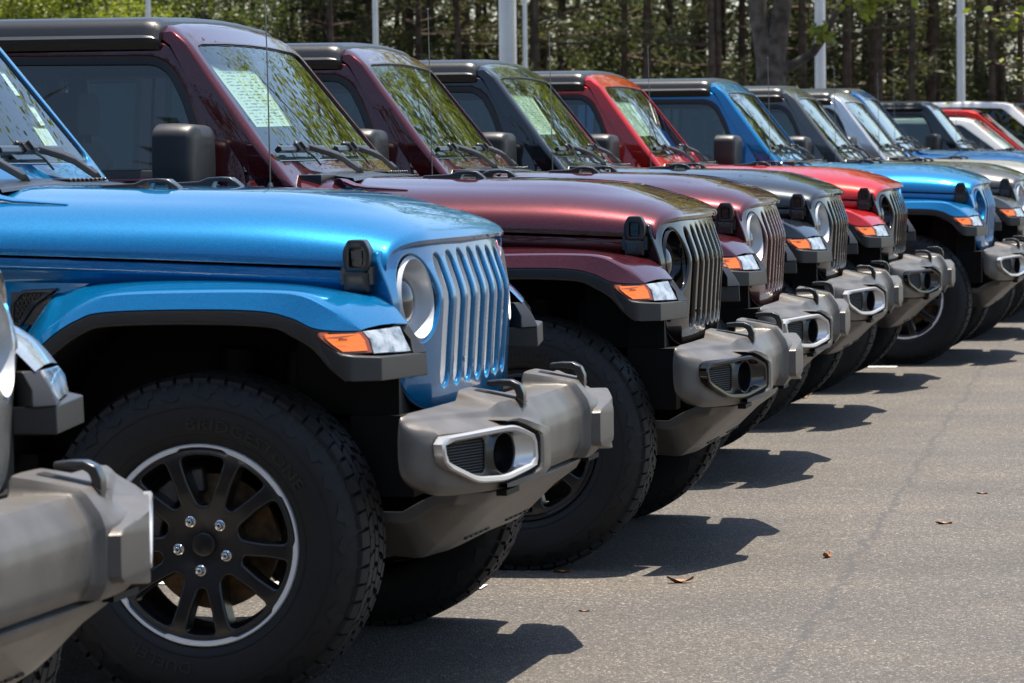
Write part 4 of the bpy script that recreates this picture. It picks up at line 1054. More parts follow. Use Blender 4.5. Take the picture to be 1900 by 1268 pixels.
# ------------------------------------------------------------------ ground
AS = mat('asphalt', (.1,.1,.1), .8)
def build_asphalt(M):
    n = M.node_tree.nodes; l = M.node_tree.links; p = n['Principled BSDF']
    tc = n.new('ShaderNodeTexCoord')
    def noi(s, d, r=.6):
        q = n.new('ShaderNodeTexNoise'); q.inputs['Scale'].default_value = s; q.inputs['Detail'].default_value = d; q.inputs['Roughness'].default_value = r
        l.new(tc.outputs['Object'], q.inputs['Vector']); return q
    def ramp(src, els):
        r = n.new('ShaderNodeValToRGB'); e = r.color_ramp.elements
        while len(e) < len(els): e.new(.5)
        for k, (pp, c) in enumerate(els): e[k].position = pp; e[k].color = (*c, 1)
        l.new(src, r.inputs[0]); return r
    vo = n.new('ShaderNodeTexVoronoi'); vo.inputs['Scale'].default_value = 165; l.new(tc.outputs['Object'], vo.inputs['Vector'])
    sep = n.new('ShaderNodeSeparateColor'); l.new(vo.outputs['Color'], sep.inputs[0])
    stone = ramp(sep.outputs[0], [(0,(.024,.021,.018)),(.45,(.046,.0405,.0348)),(.8,(.070,.0615,.0525)),(.94,(.112,.099,.085)),(1,(.24,.215,.187))])
    big = ramp(noi(.9, 6, .65).outputs[0], [(.30,(.80,.80,.81)),(.5,(1,1,1)),(.70,(1.18,1.15,1.10))])
    mpn = n.new('ShaderNodeMapping'); mpn.inputs['Scale'].default_value = (.45,1.3,1); l.new(tc.outputs['Object'], mpn.inputs[0])
    st = n.new('ShaderNodeTexNoise'); st.inputs['Scale'].default_value = 1.3; st.inputs['Detail'].default_value = 5; l.new(mpn.outputs[0], st.inputs['Vector'])
    stain = ramp(st.outputs[0], [(.33,(.88,.87,.87)),(.52,(1,1,1)),(.70,(1.2,1.15,1.06))])
    m1 = n.new('ShaderNodeMix'); m1.data_type = 'RGBA'; m1.blend_type = 'MULTIPLY'; m1.inputs['Factor'].default_value = 1
    l.new(stone.outputs[0], m1.inputs['A']); l.new(big.outputs[0], m1.inputs['B'])
    m2 = n.new('ShaderNodeMix'); m2.data_type = 'RGBA'; m2.blend_type = 'MULTIPLY'; m2.inputs['Factor'].default_value = 1
    l.new(m1.outputs['Result'], m2.inputs['A']); l.new(stain.outputs[0], m2.inputs['B'])
    # a paving seam running along the lot, worn and crumbled
    sx = n.new('ShaderNodeSeparateXYZ'); l.new(tc.outputs['Object'], sx.inputs[0])
    def math_(op, a, b=None, c=None):
        q = n.new('ShaderNodeMath'); q.operation = op
        for i, v in enumerate((a, b, c)):
            if v is None: continue
            if isinstance(v, (int, float)): q.inputs[i].default_value = v
            else: l.new(v, q.inputs[i])
        return q.outputs[0]
    wob = noi(2.2, 8, .75)
    line = math_('MULTIPLY_ADD', sx.outputs[1], -.0345, -.89)
    dist = math_('ABSOLUTE', math_('SUBTRACT', sx.outputs[0], math_('ADD', line, math_('MULTIPLY', math_('SUBTRACT', wob.outputs[0], .5), .22))))
    gap = noi(14, 6, .7)
    cr = math_('MULTIPLY', math_('LESS_THAN', dist, math_('MULTIPLY', math_('SUBTRACT', gap.outputs[0], .38), .085)), 1)
    m3 = n.new('ShaderNodeMix'); m3.data_type = 'RGBA'; m3.inputs['B'].default_value = (.028,.027,.026,1)
    l.new(math_('MULTIPLY', cr, .75), m3.inputs['Factor']); l.new(m2.outputs['Result'], m3.inputs['A']); l.new(m3.outputs['Result'], p.inputs['Base Color'])
    bp = n.new('ShaderNodeBump'); bp.inputs['Strength'].default_value = .9; bp.inputs['Distance'].default_value = .004
    l.new(vo.outputs['Distance'], bp.inputs['Height']); bp.invert = True; l.new(bp.outputs[0], p.inputs['Normal'])
    p.inputs['Roughness'].default_value = .72; p.inputs['Specular IOR Level'].default_value = .5
build_asphalt(AS)
def sheet(name, x0, x1, y0, y1, z, M, kind='structure'):
    b = bmesh.new(); nx, ny = 8, 8
    loft(b, [[(x0+(x1-x0)*i/nx, y0+(y1-y0)*j/ny, z) for i in range(nx+1)] for j in range(ny+1)])
    o = mk(name, b, M, plain=True); o['kind'] = kind; return o
def gz(y): return .0 if y < 28.5 else min(.075, (y-28.5)*.024)
GRASS = mat('verge_grass', (.045,.07,.018), .9, 0, 0, .03, .3, .5, 60, .5, 3)
sheet('forest_floor', -300, 300, -200, 400, -.02, mat('forest_floor_litter', (.10,.075,.045), .95, 0, 0, .03, .3, .4, 20, .4, 2))
b = bmesh.new(); loft(b, [[(x, y, gz(y)) for x in (-60,-30,-10,-5,0,10,40)] for y in (-40,0,10,20,28.5,30,31.7,40,78)]); mk('parking_lot', b, AS, plain=True)['kind'] = 'structure'
WHITEL = mat('road_paint', (.55,.54,.51), .7, 0, 0, .03, .4, .5, 90, .25, 25)

# ------------------------------------------------------------------ the parked row
ROW = [  # x, y, yaw, dz, paint, grille panel, slots, headlight bowl, bezel, label, extra
 (-2.808, 5.992, -.027, P_SILVER, P_SILVER, SILV, BOWL, SILV, 'silver off-roader nearest the camera, only its front corner, bumper end and grille edge in view', ()),
 (-2.4767, 9.1180, -.01741, P_BLUE, P_BLUE, SILV, BOWL, SILV, 'bright blue off-roader with silver grille inserts and black ten-spoke wheels, nearest of the blue ones', ('labels',)),
 (-2.3220, 12.0949, .00631, P_MAROON, GLOSSBLK, GLOSSBLK, GLOSSBLK, GLOSSBLK, 'maroon off-roader with gloss black grille and black fog lamp bezels, beside the near blue one', ('sheet2',)),
 (-2.4747, 15.0319, .0305, P_MAROON, P_MAROON, P_MAROON, BOWL, SILV, 'maroon off-roader with a maroon grille and silver headlights, second of the two maroon ones', ()),
 (-2.5360, 17.9525, .01033, P_BLACK, GLOSSBLK, GLOSSBLK, BOWL, SILV, 'black off-roader with a green price sheet in its windshield, between maroon and red', ('sheet1',)),
 (-2.4938, 20.6358, -.00136, P_RED, GLOSSBLK, GLOSSBLK, GLOSSBLK, GLOSSBLK, 'red off-roader with black grille parked between the black and the second blue one', ('sheet1',)),
 (-2.1652, 23.2104, -.00034, P_BLUE, P_BLUE, P_BLUE, P_BLUE, SILV, 'bright blue off-roader with an all-blue grille parked beyond the red one', ()),
 (-2.0950, 26.1760, .004, P_GREY, P_GREY, P_GREY, BOWL, SILV, 'dark grey off-roader with a grey grille parked beyond the second blue one', ()),
 (-2.0500, 28.8290, -.012, P_SILVER, P_SILVER, SILV, BOWL, SILV, 'silver off-roader far down the row behind the dark grey one', ()),
 (-2.2400, 31.9000, 0, P_DBLUE, P_DBLUE, P_DBLUE, BOWL, SILV, 'deep blue off-roader far down the row next to the far silver one', ()),
 (-2.4110, 40.6110, -.016, P_BLACK, P_BLACK, P_BLACK, BOWL, SILV, 'black off-roader with black hardtop, last in the row before the rounded cars', ()),
]
proto, wsx = build_jeep()
def all_children(o): return [c for c in o.children]
def remap(o, mp):
    for s in o.material_slots:
        M = s.material
        if M and M.name in mp:
            s.link = 'OBJECT'; s.material = mp[M.name]
def dup_tree(src):
    r = src.copy(); COL.objects.link(r)
    for ch in src.children:
        c = ch.copy(); COL.objects.link(c); c.parent = r
        for g in ch.children:
            d = g.copy(); COL.objects.link(d); d.parent = c
    return r
roots = [proto]+[dup_tree(proto) for _ in ROW[1:]]
def sticker(parent, corners, M, name='window_sticker'):
    # corners (y, z) on the windshield plane: TL, TR, BR, BL
    b = bmesh.new(); n = 6; uvl = b.loops.layers.uv.new('UVMap'); (a, b_, c, d) = [Vector(q) for q in corners]
    R = []
    for off in (-.0165, -.0170):
        G = []
        for i in range(n+1):
            row = []
            for j in range(n+1):
                p = (a.lerp(b_, j/n)).lerp(d.lerp(c, j/n), i/n); row.append(b.verts.new((wsx(p.x,p.y)+off, p.x, p.y)))
            G.append(row)
        R.append(G)
        for i in range(n):
            for j in range(n):
                f = b.faces.new((G[i][j], G[i][j+1], G[i+1][j+1], G[i+1][j]))
                for lp, (ii,jj) in zip(f.loops, ((i,j),(i,j+1),(i+1,j+1),(i+1,j))): lp[uvl].uv = (jj/n, 1-ii/n)
    for (i0,j0,i1,j1) in [(0,j,0,j+1) for j in range(n)]+[(n,j,n,j+1) for j in range(n)]+[(i,0,i+1,0) for i in range(n)]+[(i,n,i+1,n) for i in range(n)]:
        b.faces.new((R[0][i0][j0], R[0][i1][j1], R[1][i1][j1], R[1][i0][j0]))
    return mk(name, b, M, parent, 60, weld=0, recalc=False)
for r, (x, y, a, P, GP, SL, HB, BZM, lab, ex) in zip(roots, ROW):
    r.location = (x, y, gz(y)); r.rotation_euler = (0, 0, a)
    tag(r, lab, 'car', 'off-road vehicles parked in a row')
    body = {'paint_placeholder': P}
    for c in r.children:
        kind = c.name.split('.')[0]
        remap(c, {'paint_placeholder': GP} if kind == 'grille' else body)
        for g in c.children:
            gk = g.name.split('.')[0]
            mp = dict(body)
            if gk == 'grille_slot': mp = {'satin_silver_plastic': SL}
            elif gk == 'headlight': mp = {'headlight_bowl': HB, 'satin_silver_plastic': SILV if HB is BOWL else HB}
            elif gk == 'fog_lamp_bezel': mp = {'satin_silver_bezel': SILVB if BZM is SILV else BZM}
            elif gk == 'rim_lip' and P is not P_BLUE: mp = {'machined_rim_lip': RIMBLK}
            remap(g, mp)
        if kind == 'windshield_frame':
            if 'sheet2' in ex:
                sticker(c, [(-.627,1.650),(-.161,1.657),(-.246,1.445),(-.645,1.439)], PAPER); sticker(c, [(-.735,1.640),(-.668,1.642),(-.690,1.422),(-.752,1.418)], PAPER)
            if 'sheet1' in ex: sticker(c, [(-.680,1.655),(-.170,1.655),(-.310,1.440),(-.720,1.436)], PAPER)
            if 'labels' in ex:
                sticker(c, [(.477,1.434),(.600,1.434),(.569,1.366),(.448,1.362)], BARC); sticker(c, [(.586,1.497),(.636,1.497),(.607,1.437),(.563,1.435)], LABELW)
                sticker(c, [(.559,1.593),(.598,1.594),(.583,1.521),(.542,1.522)], REDLAB)
    if x < -2.8:
        pass
# painted stall lines between the cars
for k, (a_, b_) in enumerate(zip(ROW, ROW[1:])):
    ym = (a_[1]+b_[1])/2+.12; xe = b_[0]-.02
    if b_[1]-a_[1] > 5: ym = b_[1]-1.45
    b = bmesh.new(); rng = random.Random(k)
    n = 40; rows_ = []
    for i in range(n+1):
        xx = xe-4.6*i/n; rows_.append([(xx, ym-.05+rng.uniform(-.004,.004), gz(ym-.05)+.004), (xx, ym+.05+rng.uniform(-.004,.004), gz(ym+.05)+.005)])
    loft(b, rows_); o = mk('stall_line', b, WHITEL, plain=True); o['kind'] = 'structure'

# ------------------------------------------------------------------ other cars at the end of the row
def generic_suv(name, P, L, W_, H, hoodz, nose, wsb, wst, glass_tint=True):
    r = empty(name)
    hw = W_/2
    b = bmesh.new(); rows_ = []
    st = [(nose,.45,.62,.80),(nose-.06,.30,.80,.90),(nose-.25,.22,hoodz-.10,.96),(nose-.7,.22,hoodz-.03,1.0),(wsb+.05,.22,hoodz,1.0),(wsb-.4,.22,hoodz+.01,1.0),(nose-L*.6,.22,hoodz+.03,1.0),(nose-L+.3,.22,hoodz+.05,1.0),(nose-L+.08,.3,hoodz,.96),(nose-L,.45,hoodz-.25,.88)]
    for x, zb, zt, k in st:
        h = hw*k; rows_.append([(x,-h*.90,zb),(x,-h*.985,zb+.12),(x,-h,zb+(zt-zb)*.55),(x,-h*.985,zt-.10),(x,-h*.93,zt-.03),(x,-h*.80,zt),(x,0,zt+.025*k),(x,h*.80,zt),(x,h*.93,zt-.03),(x,h*.985,zt-.10),(x,h,zb+(zt-zb)*.55),(x,h*.985,zb+.12),(x,h*.90,zb)])
    loft(b, rows_, True, 0, True); body = mk('body', b, P, r, 40)
    # cabin: pillars and roof
    xr0 = wst; xr1 = nose-L+.55; zr = H
    b = bmesh.new()
    prof = [(wsb+.02,hoodz-.01),(wst+.02,zr-.055),(wst-.10,zr-.022),(wst-.6,zr),(xr1+.4,zr-.01),(xr1,zr-.05),(nose-L+.18,hoodz)]
    rows_ = []
    def yw(z): return hw*.93-(z-hoodz)*.28
    rows_ = []
    for x, z in prof:
        y = yw(z); rows_.append([(x,-y,z-.03),(x,-y+.015,z-.008),(x,-y+.06,z),(x,-y*.5,z+.010),(x,0,z+.014),(x,y*.5,z+.010),(x,y-.06,z),(x,y-.015,z-.008),(x,y,z-.03)])
    loft(b, rows_[1:6]); mk('roof', b, P, r, 40)
    for s in (-1, 1):
        # side frame as panel with window openings
        b = bmesh.new()
        ol = [(wsb+.03,hoodz-.02),(wst+.01,zr-.065),(wst-.12,zr-.03),(wst-.6,zr-.012),(xr1+.4,zr-.022),(xr1,zr-.06),(nose-L+.16,hoodz-.02)]
        xm = (wst+xr1)/2+.12; xq = xr1+.35
        w1 = [(wsb-.16,hoodz+.05),(wst-.13,zr-.105),(wst-.6,zr-.085),(xm+.04,zr-.08),(xm+.04,hoodz+.05)]
        w2 = [(xm-.04,hoodz+.05),(xm-.04,zr-.08),(xq+.3,zr-.09),(xq+.02,hoodz+.06)]
        panel(b, ol, [round_poly(w1,.04,3), round_poly(w2,.04,3)], lambda u,v,d: (u, s*(yw(v)-d), v), .05, .03, .012, .006, 2, .15, .12)
        mk('side_frame', b, P, r, 38)
        for wv in (w1, w2):
            q = [Vector(p) for p in round_poly(wv,.04,3)]; q = q if area2(q) > 0 else q[::-1]
            b = bmesh.new(); panel(b, inset(q,-.01), [], lambda u,v,d: (u, s*(yw(v)-.02-d), v), .005, None, 0, None, 1, .3, .3); mk('side_window', b, G_REAR, r, 30)
        b = bmesh.new()
        prism(b, round_poly([(wsb-.30,s*(hw*.93)),(wsb-.16,s*(hw+.02)),(wsb-.18,s*(hw+.19)),(wsb-.34,s*(hw+.20))][::s], .03, 2), hoodz+.01, hoodz+.16)
        mk('door_mirror', b, TRIM, r, 40, bevel=.02, seg=2)
        for x in (nose-.95, nose-L+.95):
            b = bmesh.new(); lathe_y(b, [(.0,-.02),(.22,-.02),(.23,-.03),(.30,-.035),(.345,-.02),(.36,.02),(.36,.2),(.0,.2)], 32, 0, (x, 0, .36))
            o = mk('wheel', b, RUBBER, r, 40); o.location = (0, s*(hw-.02), 0); o.rotation_euler = (0,0,0)
            if s > 0: o.location = (2*x, hw-.02, 0); o.rotation_euler = (0,0,math.pi)
    b = bmesh.new(); F = lambda u,v,d: (wsb+(wst-wsb)*(v-hoodz)/(zr-hoodz-.05)+.03*(1-(u/hw)**2)-d+.02, u, v)
    yb, yt = yw(hoodz)-.05, yw(zr)-.05
    q = [(-yb,hoodz),(yb,hoodz),(yt,zr-.07),(-yt,zr-.07)]
    panel(b, round_poly(q,.05,3), [], F, .005, None, 0, None, 1, .2, .2); mk('windshield', b, G_WIND, r, 60)
    b = bmesh.new(); loft(b, [[F(y, z, .02) for y in (-yt+.1, yt-.1)] for z in (zr-.18, zr-.11)]); loft(b, [[F(y, z, .024) for y in (-yt+.1, yt-.1)] for z in (zr-.18, zr-.11)]); mk('windshield_banner', b, REDBAN, r, 30)
    b = bmesh.new(); box(b, (nose-L+.6,-hw*.8,.5),(wsb-.3,hw*.8,hoodz-.05)); box(b, (wst-.75,-.55,hoodz-.1),(wst-.6,-.15,hoodz+.32)); box(b, (wst-.75,.15,hoodz-.1),(wst-.6,.55,hoodz+.32)); mk('seats', b, SEAT, r, 40, bevel=.03, seg=2)
    return r
for (nm, P, L, W_, H, hz, nose, wsb, wst, x, y, z, lab) in (
   ('crossover', P_WHITE, 4.5, 1.84, 1.74, 1.06, .9, -.10, -.85, -2.62, 45.2, .05, 'white crossover with a red windshield banner, parked beyond the last black off-roader'),
   ('crossover', P_RED, 4.6, 1.86, 1.88, 1.12, .9, -.10, -.95, -2.72, 48.6, .05, 'red crossover parked between the white crossover and the tall white one'),
   ('large_suv', P_WHITE, 5.2, 2.0, 2.02, 1.20, 1.0, -.10, -.95, -2.5, 52.2, .05, 'tall white SUV with a red windshield banner and dark window line, behind the red crossover'),
   ('large_suv', P_BLACK, 5.2, 2.0, 2.04, 1.20, 1.0, -.10, -.95, -1.5, 56.2, .05, 'black SUV at the far right end, behind the tall white SUV')):
    r = generic_suv(nm, P, L, W_, H, hz, nose, wsb, wst); r.location = (x, y, gz(y)-.06); tag(r, lab, 'car', 'rounded cars at the end of the row')

# ------------------------------------------------------------------ lamp posts
POLE = mat('painted_pole', (.60,.59,.57), .45, .2, 0, .03, .5, .1, 30, .08, 3)
CONC = mat('concrete_base', (.36,.34,.31), .85, 0, 0, .03, .4, .4, 30, .15, 6)
def lamp_post(px_ratio, y, d, h, lab):
    r = empty('lamp_post', (px_ratio*y, y, 0)); tag(r, lab, 'lamp post', 'lamp posts round the lot')
    b = bmesh.new(); tube(b, [(0,0,.6),(0,0,h*.5),(0,0,h)], [d*.52,d*.49,d*.42], 20); mk('pole', b, POLE, r, 40)
    b = bmesh.new(); tube(b, [(0,0,-.1),(0,0,.62)], .28, 20); mk('concrete_base', b, CONC, r, 40, bevel=.02, seg=2)
    b = bmesh.new(); box(b, (-.22,-.9,h-.12),(.22,-.25,h+.02)); box(b, (-.22,.25,h-.12),(.22,.9,h+.02)); box(b, (-.04,-.3,h-.09),(.04,.3,h-.01)); mk('lamp_head', b, POLE, r, 40, bevel=.02, seg=2)
for q in ((-.31666,72,.11,8,'thin pale lamp post at the far left above the maroon roof'),(-.24848,70,.115,8,'thin pale lamp post left of the thick grey post'),(-.20964,40,.20,9,'thick grey lamp post in the middle, nearest of the posts'),(-.2046,74,.095,8,'thinnest pale lamp post close to the right of the thick grey post'),(-.12017,66,.20,9,'pale lamp post right behind the old tree limb'),(-.08088,74,.168,9,'pale lamp post standing alone towards the right')):
    lamp_post(*q)

# ------------------------------------------------------------------ trees
BARK_P = mat('pine_bark', (.075,.055,.042), .95, 0, 0, .03, .2, .8, 14, .45, 5)
BARK_M = mat('old_bark', (.095,.080,.068), .95, 0, 0, .03, .2, .9, 16, .5, 6)
def leafmat(name, c, tr, var=.35, rough=.5):
    M = bpy.data.materials.new(name); M.use_nodes = True; n = M.node_tree.nodes; l = M.node_tree.links; p = n['Principled BSDF']
    p.inputs['Roughness'].default_value = rough; p.inputs['Specular IOR Level'].default_value = .35
    oi = n.new('ShaderNodeObjectInfo'); ge = n.new('ShaderNodeNewGeometry')
    ad = n.new('ShaderNodeMath'); ad.operation = 'MULTIPLY_ADD'; ad.inputs[1].default_value = .4; l.new(oi.outputs['Random'], ad.inputs[0])
    mu = n.new('ShaderNodeMath'); mu.operation = 'MULTIPLY'; mu.inputs[1].default_value = .6; l.new(ge.outputs['Random Per Island'], mu.inputs[0]); l.new(mu.outputs[0], ad.inputs[2])
    rp = n.new('ShaderNodeValToRGB'); e = rp.color_ramp.elements
    e[0].color = (*(q*(1-var) for q in c), 1); e[1].color = (c[0]*(1+var)*1.15, c[1]*(1+var), c[2]*(1+var*.5), 1)
    l.new(ad.outputs[0], rp.inputs[0]); l.new(rp.outputs[0], p.inputs['Base Color'])
    t = n.new('ShaderNodeBsdfTranslucent'); hs = n.new('ShaderNodeHueSaturation'); hs.inputs['Value'].default_value = 1.6; hs.inputs['Saturation'].default_value = 1.1; hs.inputs['Hue'].default_value = .485
    l.new(rp.outputs[0], hs.inputs['Color']); l.new(hs.outputs[0], t.inputs[0])
    mx = n.new('ShaderNodeMixShader'); mx.inputs[0].default_value = tr; l.new(p.outputs[0], mx.inputs[1]); l.new(t.outputs[0], mx.inputs[2]); l.new(mx.outputs[0], n['Material Output'].inputs[0])
    return M
NEED = leafmat('pine_needles', (.062,.076,.034), .34)
NEED2 = leafmat('understory_leaves', (.052,.072,.030), .36)
LEAF = leafmat('maple_leaves', (.055,.085,.022), .38)
LEAFY = leafmat('young_and_sunlit_leaves', (.150,.205,.035), .40)  # bright leaf colour of young trees, also painting sunlight into older crowns
def leaf_faces(b, c, n, spread, size, rng, flat=.5):
    for _ in range(n):
        p = c+Vector((rng.gauss(0,spread),rng.gauss(0,spread),rng.gauss(0,spread*.7)))
        a = Vector((rng.gauss(0,1),rng.gauss(0,1),rng.gauss(0,flat))).normalized(); u = a.cross(Vector((rng.gauss(0,1),rng.gauss(0,1),rng.gauss(0,1)))).normalized()
        s = size*rng.uniform(.6,1.3)
        v1 = b.verts.new(p-a*s*.5); v2 = b.verts.new(p+u*s*.30); v3 = b.verts.new(p+a*s*.55); v4 = b.verts.new(p-u*s*.30)
        b.faces.new((v1,v2,v3,v4))
def needle_faces(b, c, n, spread, size, rng):
    for _ in range(n):
        p = c+Vector((rng.gauss(0,spread),rng.gauss(0,spread),rng.gauss(0,spread*.55)))
        a = Vector((rng.gauss(0,1),rng.gauss(0,1),rng.gauss(0,.6))).normalized(); u = a.cross(Vector((rng.gauss(0,1),rng.gauss(0,1),rng.gauss(0,1)))).normalized()
        s = size*rng.uniform(.6,1.3)
        b.faces.new((b.verts.new(p-a*s*.5), b.verts.new(p+u*s*.16), b.verts.new(p+a*s*.5)))
def pine_meshes(seed, low):
    rng = random.Random(seed); h = rng.uniform(12,16); r0 = rng.uniform(.075,.135)
    t = bmesh.new(); pts = []; lean = Vector((rng.uniform(-.02,.02),rng.uniform(-.02,.02),0))
    for k in range(9):
        z = h*k/8; pts.append(Vector((lean.x*z+rng.uniform(-.05,.05),lean.y*z+rng.uniform(-.05,.05),z-.2)))
    tube(t, pts, [r0*(1-.8*k/8)*(1.25 if k == 0 else 1) for k in range(9)], 10)
    c = bmesh.new()
    def at(z):
        k = min(7, int(z/h*8)); f = z/h*8-k; return pts[k].lerp(pts[k+1], f)
    # dead stubs
    for _ in range(14):
        z = rng.uniform(1.5,8); a = rng.uniform(0,6.28); L = rng.uniform(.4,1.5); p = at(z)
        tube(t, [p, p+Vector((math.cos(a)*L*.5,math.sin(a)*L*.5,.1*L)), p+Vector((math.cos(a)*L,math.sin(a)*L,-.05*L))], [.02,.014,.006], 4)
    z = rng.uniform(2.0,3.5) if low else rng.uniform(5.0,8)
    while z < h:
        f = (z/h); L = (1.0-f)*2.8+.6; a = rng.uniform(0,6.28); p = at(min(z, h-.01))
        if rng.random() < (.75 if z < 8 else 1):
            e = p+Vector((math.cos(a)*L,math.sin(a)*L,rng.uniform(-.1,.35)*L))
            tube(t, [p, p.lerp(e,.5)+Vector((0,0,-.05*L)), e], [.03*(1-f)+.012,.02*(1-f)+.008,.006], 4)
            for q in range(5):
                tq = .35+.65*q/4; needle_faces(c, p.lerp(e,tq)+Vector((rng.gauss(0,.12),rng.gauss(0,.12),rng.gauss(0,.1))), 22, .17+.05*L*.4, .30, rng)
        z += rng.uniform(.18,.42) if z > 8 else rng.uniform(.25,.7)
    me_t = mk('trunk', t, BARK_P, weld=0); me_c = mk('crown', c, NEED, weld=0, recalc=False, plain=True)
    return me_t, me_c
def bush_meshes(seed, h, r, M, n, size, lo=.12):
    rng = random.Random(seed); t = bmesh.new(); c = bmesh.new()
    for k in range(6):
        a = rng.uniform(0,6.28); e = Vector((math.cos(a)*r*rng.uniform(.2,.7),math.sin(a)*r*rng.uniform(.2,.7),h*rng.uniform(.5,.95)))
        tube(t, [Vector((0,0,-.1)), e*.5+Vector((0,0,.1*h)), e], [.05,.03,.01], 5)
    for _ in range(n//14):
        a = rng.uniform(0,6.28); rr = r*math.sqrt(rng.random()); z = h*(lo+(1-lo)*rng.random()**.8); k = math.sin(min(1,z/h*.9+.12)*math.pi)**.5
        leaf_faces(c, Vector((math.cos(a)*rr*k,math.sin(a)*rr*k,z)), 14, .16*r+.08, size, rng)
    return mk('trunk', t, BARK_P, weld=0), mk('crown', c, M, weld=0, recalc=False, plain=True)
def plant(name, meshes, loc, rz, s, lab, group, first):
    r = empty(name, loc, rz); r.scale = (s,s,s)
    for o in meshes:
        c = o if first else o.copy()
        if not first: COL.objects.link(c)
        c.parent = r
    tag(r, lab, 'tree', group); return r
rng = random.Random(11)
protos = [(pine_meshes(20+i, i % 2 == 0)) for i in range(6)]
used = [False]*6
front = []
def px_of(x, y): 
    d = Vector((x, y, 3))-Vector((0,0,1.3338)); return 950+6618.6*d.dot(r2)/d.dot(fw)
for row in range(7):
    y0 = 88+row*5.2
    x = -.40*y0-3
    while x < -3:
        xx = x+rng.uniform(-.5,.5); yy = y0+rng.uniform(-2.2,2.2)
        k = rng.randrange(6)
        t_ = plant('pine_tree', protos[k], (xx, yy, 0), rng.uniform(0,6.28), rng.uniform(.85,1.2), 'dark pine deep in the forest, half hidden behind the front trunks', 'pines of the forest behind the lot', not used[k]); used[k] = True
        p_ = px_of(xx, yy)
        if row < 2 and 0 < p_ < 1900: front.append((p_, t_))
        x += rng.uniform(.75,1.45) if row < 4 else rng.uniform(1.6,2.6)
ORD = 'first second third fourth fifth sixth seventh eighth ninth tenth eleventh twelfth thirteenth fourteenth fifteenth sixteenth seventeenth eighteenth nineteenth twentieth'.split()
MARKS = [(0,'the left edge of the picture'),(277,'the thin pale post at the far left'),(698,'the thin post above the second maroon roof'),(943,'the thick grey post'),(1430,'the old forked tree'),(1522,'the post by the tree limb'),(1783,'the lone post on the right'),(1900,'the right edge')]
for (p0, n0), (p1, n1) in zip(MARKS, MARKS[1:]):
    seg = sorted([q for q in front if p0 <= q[0] < p1], key=lambda q: q[0])
    for i, (p_, t_) in enumerate(seg):
        t_['label'] = '%s front pine trunk right of %s' % (ORD[min(i, 19)], n0)
bprotos = [bush_meshes(60+i, 5.0, 2.0, NEED2, 5000, .15) for i in range(3)]
bused = [False]*3
for i in range(85):
    yy = rng.uniform(90,126); xx = -yy*(.05+.33*(rng.random()**.75)); k = rng.randrange(3)
    if xx/yy > -.20 and rng.random() < .35: continue
    plant('understory_tree', bprotos[k], (xx, yy, 0), rng.uniform(0,6.28), rng.uniform(.5,1.25), 'leafy young tree filling the gaps between the pine trunks', 'young trees under the pines', not bused[k]); bused[k] = True
# the far wood behind, read as one mass
b = bmesh.new(); r_ = random.Random(5)
for _ in range(3400):
    needle_faces(b, Vector((r_.uniform(-75,25), r_.uniform(128,142), r_.uniform(0,1)**1.5*10)), 14, .8, .8, r_)
o = mk('far_wood', b, leafmat('depth_shaded_needles', (.034,.046,.022), .25), weld=0, recalc=False, plain=True); o['kind'] = 'stuff'  # needle colour darkened to paint in the forest's depth shading

# unseen tree mass added behind the camera to darken near-side reflections and sky fill
b = bmesh.new(); r_ = random.Random(9)
for _ in range(5600):
    needle_faces(b, Vector((r_.uniform(-45,30), r_.uniform(-38,-25), r_.uniform(0,1)**1.6*17)), 14, .7, .85, r_)
o = mk('unseen_blocker_wood', b, NEED, weld=0, recalc=False, plain=True); o['kind'] = 'stuff'
def broadleaf(seed, h, crown_r, crown_z0, trunk_r, M, nleaf, size, limbs=9):
    rng = random.Random(seed); t = bmesh.new(); c = bmesh.new()
    zs = crown_z0*.75
    tube(t, [Vector((0,0,-.2)),Vector((.02,0,.3)),Vector((.03,.0,zs*.5)),Vector((0,.02,zs)),Vector((.05,.03,zs+1.2)),Vector((0,0,h*.8))], [trunk_r*1.35,trunk_r*1.05,trunk_r*.95,trunk_r*.9,trunk_r*.6,trunk_r*.12], 14)
    tips = []
    for k in range(limbs):
        a = 2*math.pi*k/limbs+rng.uniform(-.3,.3); z0 = rng.uniform(zs*.85, h*.6)
        L = crown_r*rng.uniform(.7,1.0); e = Vector((math.cos(a)*L,math.sin(a)*L,z0+rng.uniform(.15,.55)*L)); p0 = Vector((0,0,z0)); mdp = p0.lerp(e,.5)+Vector((rng.uniform(-.2,.2),rng.uniform(-.2,.2),rng.uniform(.0,.4)))
        tube(t, [p0, mdp, e], [trunk_r*.36,trunk_r*.22,.012], 7)
        for q in range(7):
            tq = rng.uniform(.3,1.0); p = p0.lerp(mdp,tq*2) if tq < .5 else mdp.lerp(e,tq*2-1)
            e2 = p+Vector((rng.gauss(0,.7),rng.gauss(0,.7),rng.gauss(.35,.6)))*crown_r*.32
            tube(t, [p, p.lerp(e2,.5)+Vector((0,0,.05)), e2], [.03,.018,.006], 4); tips += [p.lerp(e2,.6), e2]
    for _ in range(40): tips.append(Vector((rng.gauss(0,crown_r*.4),rng.gauss(0,crown_r*.4),crown_z0+(h-crown_z0)*rng.random())))
    per = max(6, nleaf//len(tips))
    for p in tips:
        if p.z < crown_z0*.8: continue
        leaf_faces(c, p, per, crown_r*.10, size, rng, .35)
    return mk('trunk', t, BARK_M, weld=0), mk('crown', c, M, weld=0, recalc=False, plain=True)
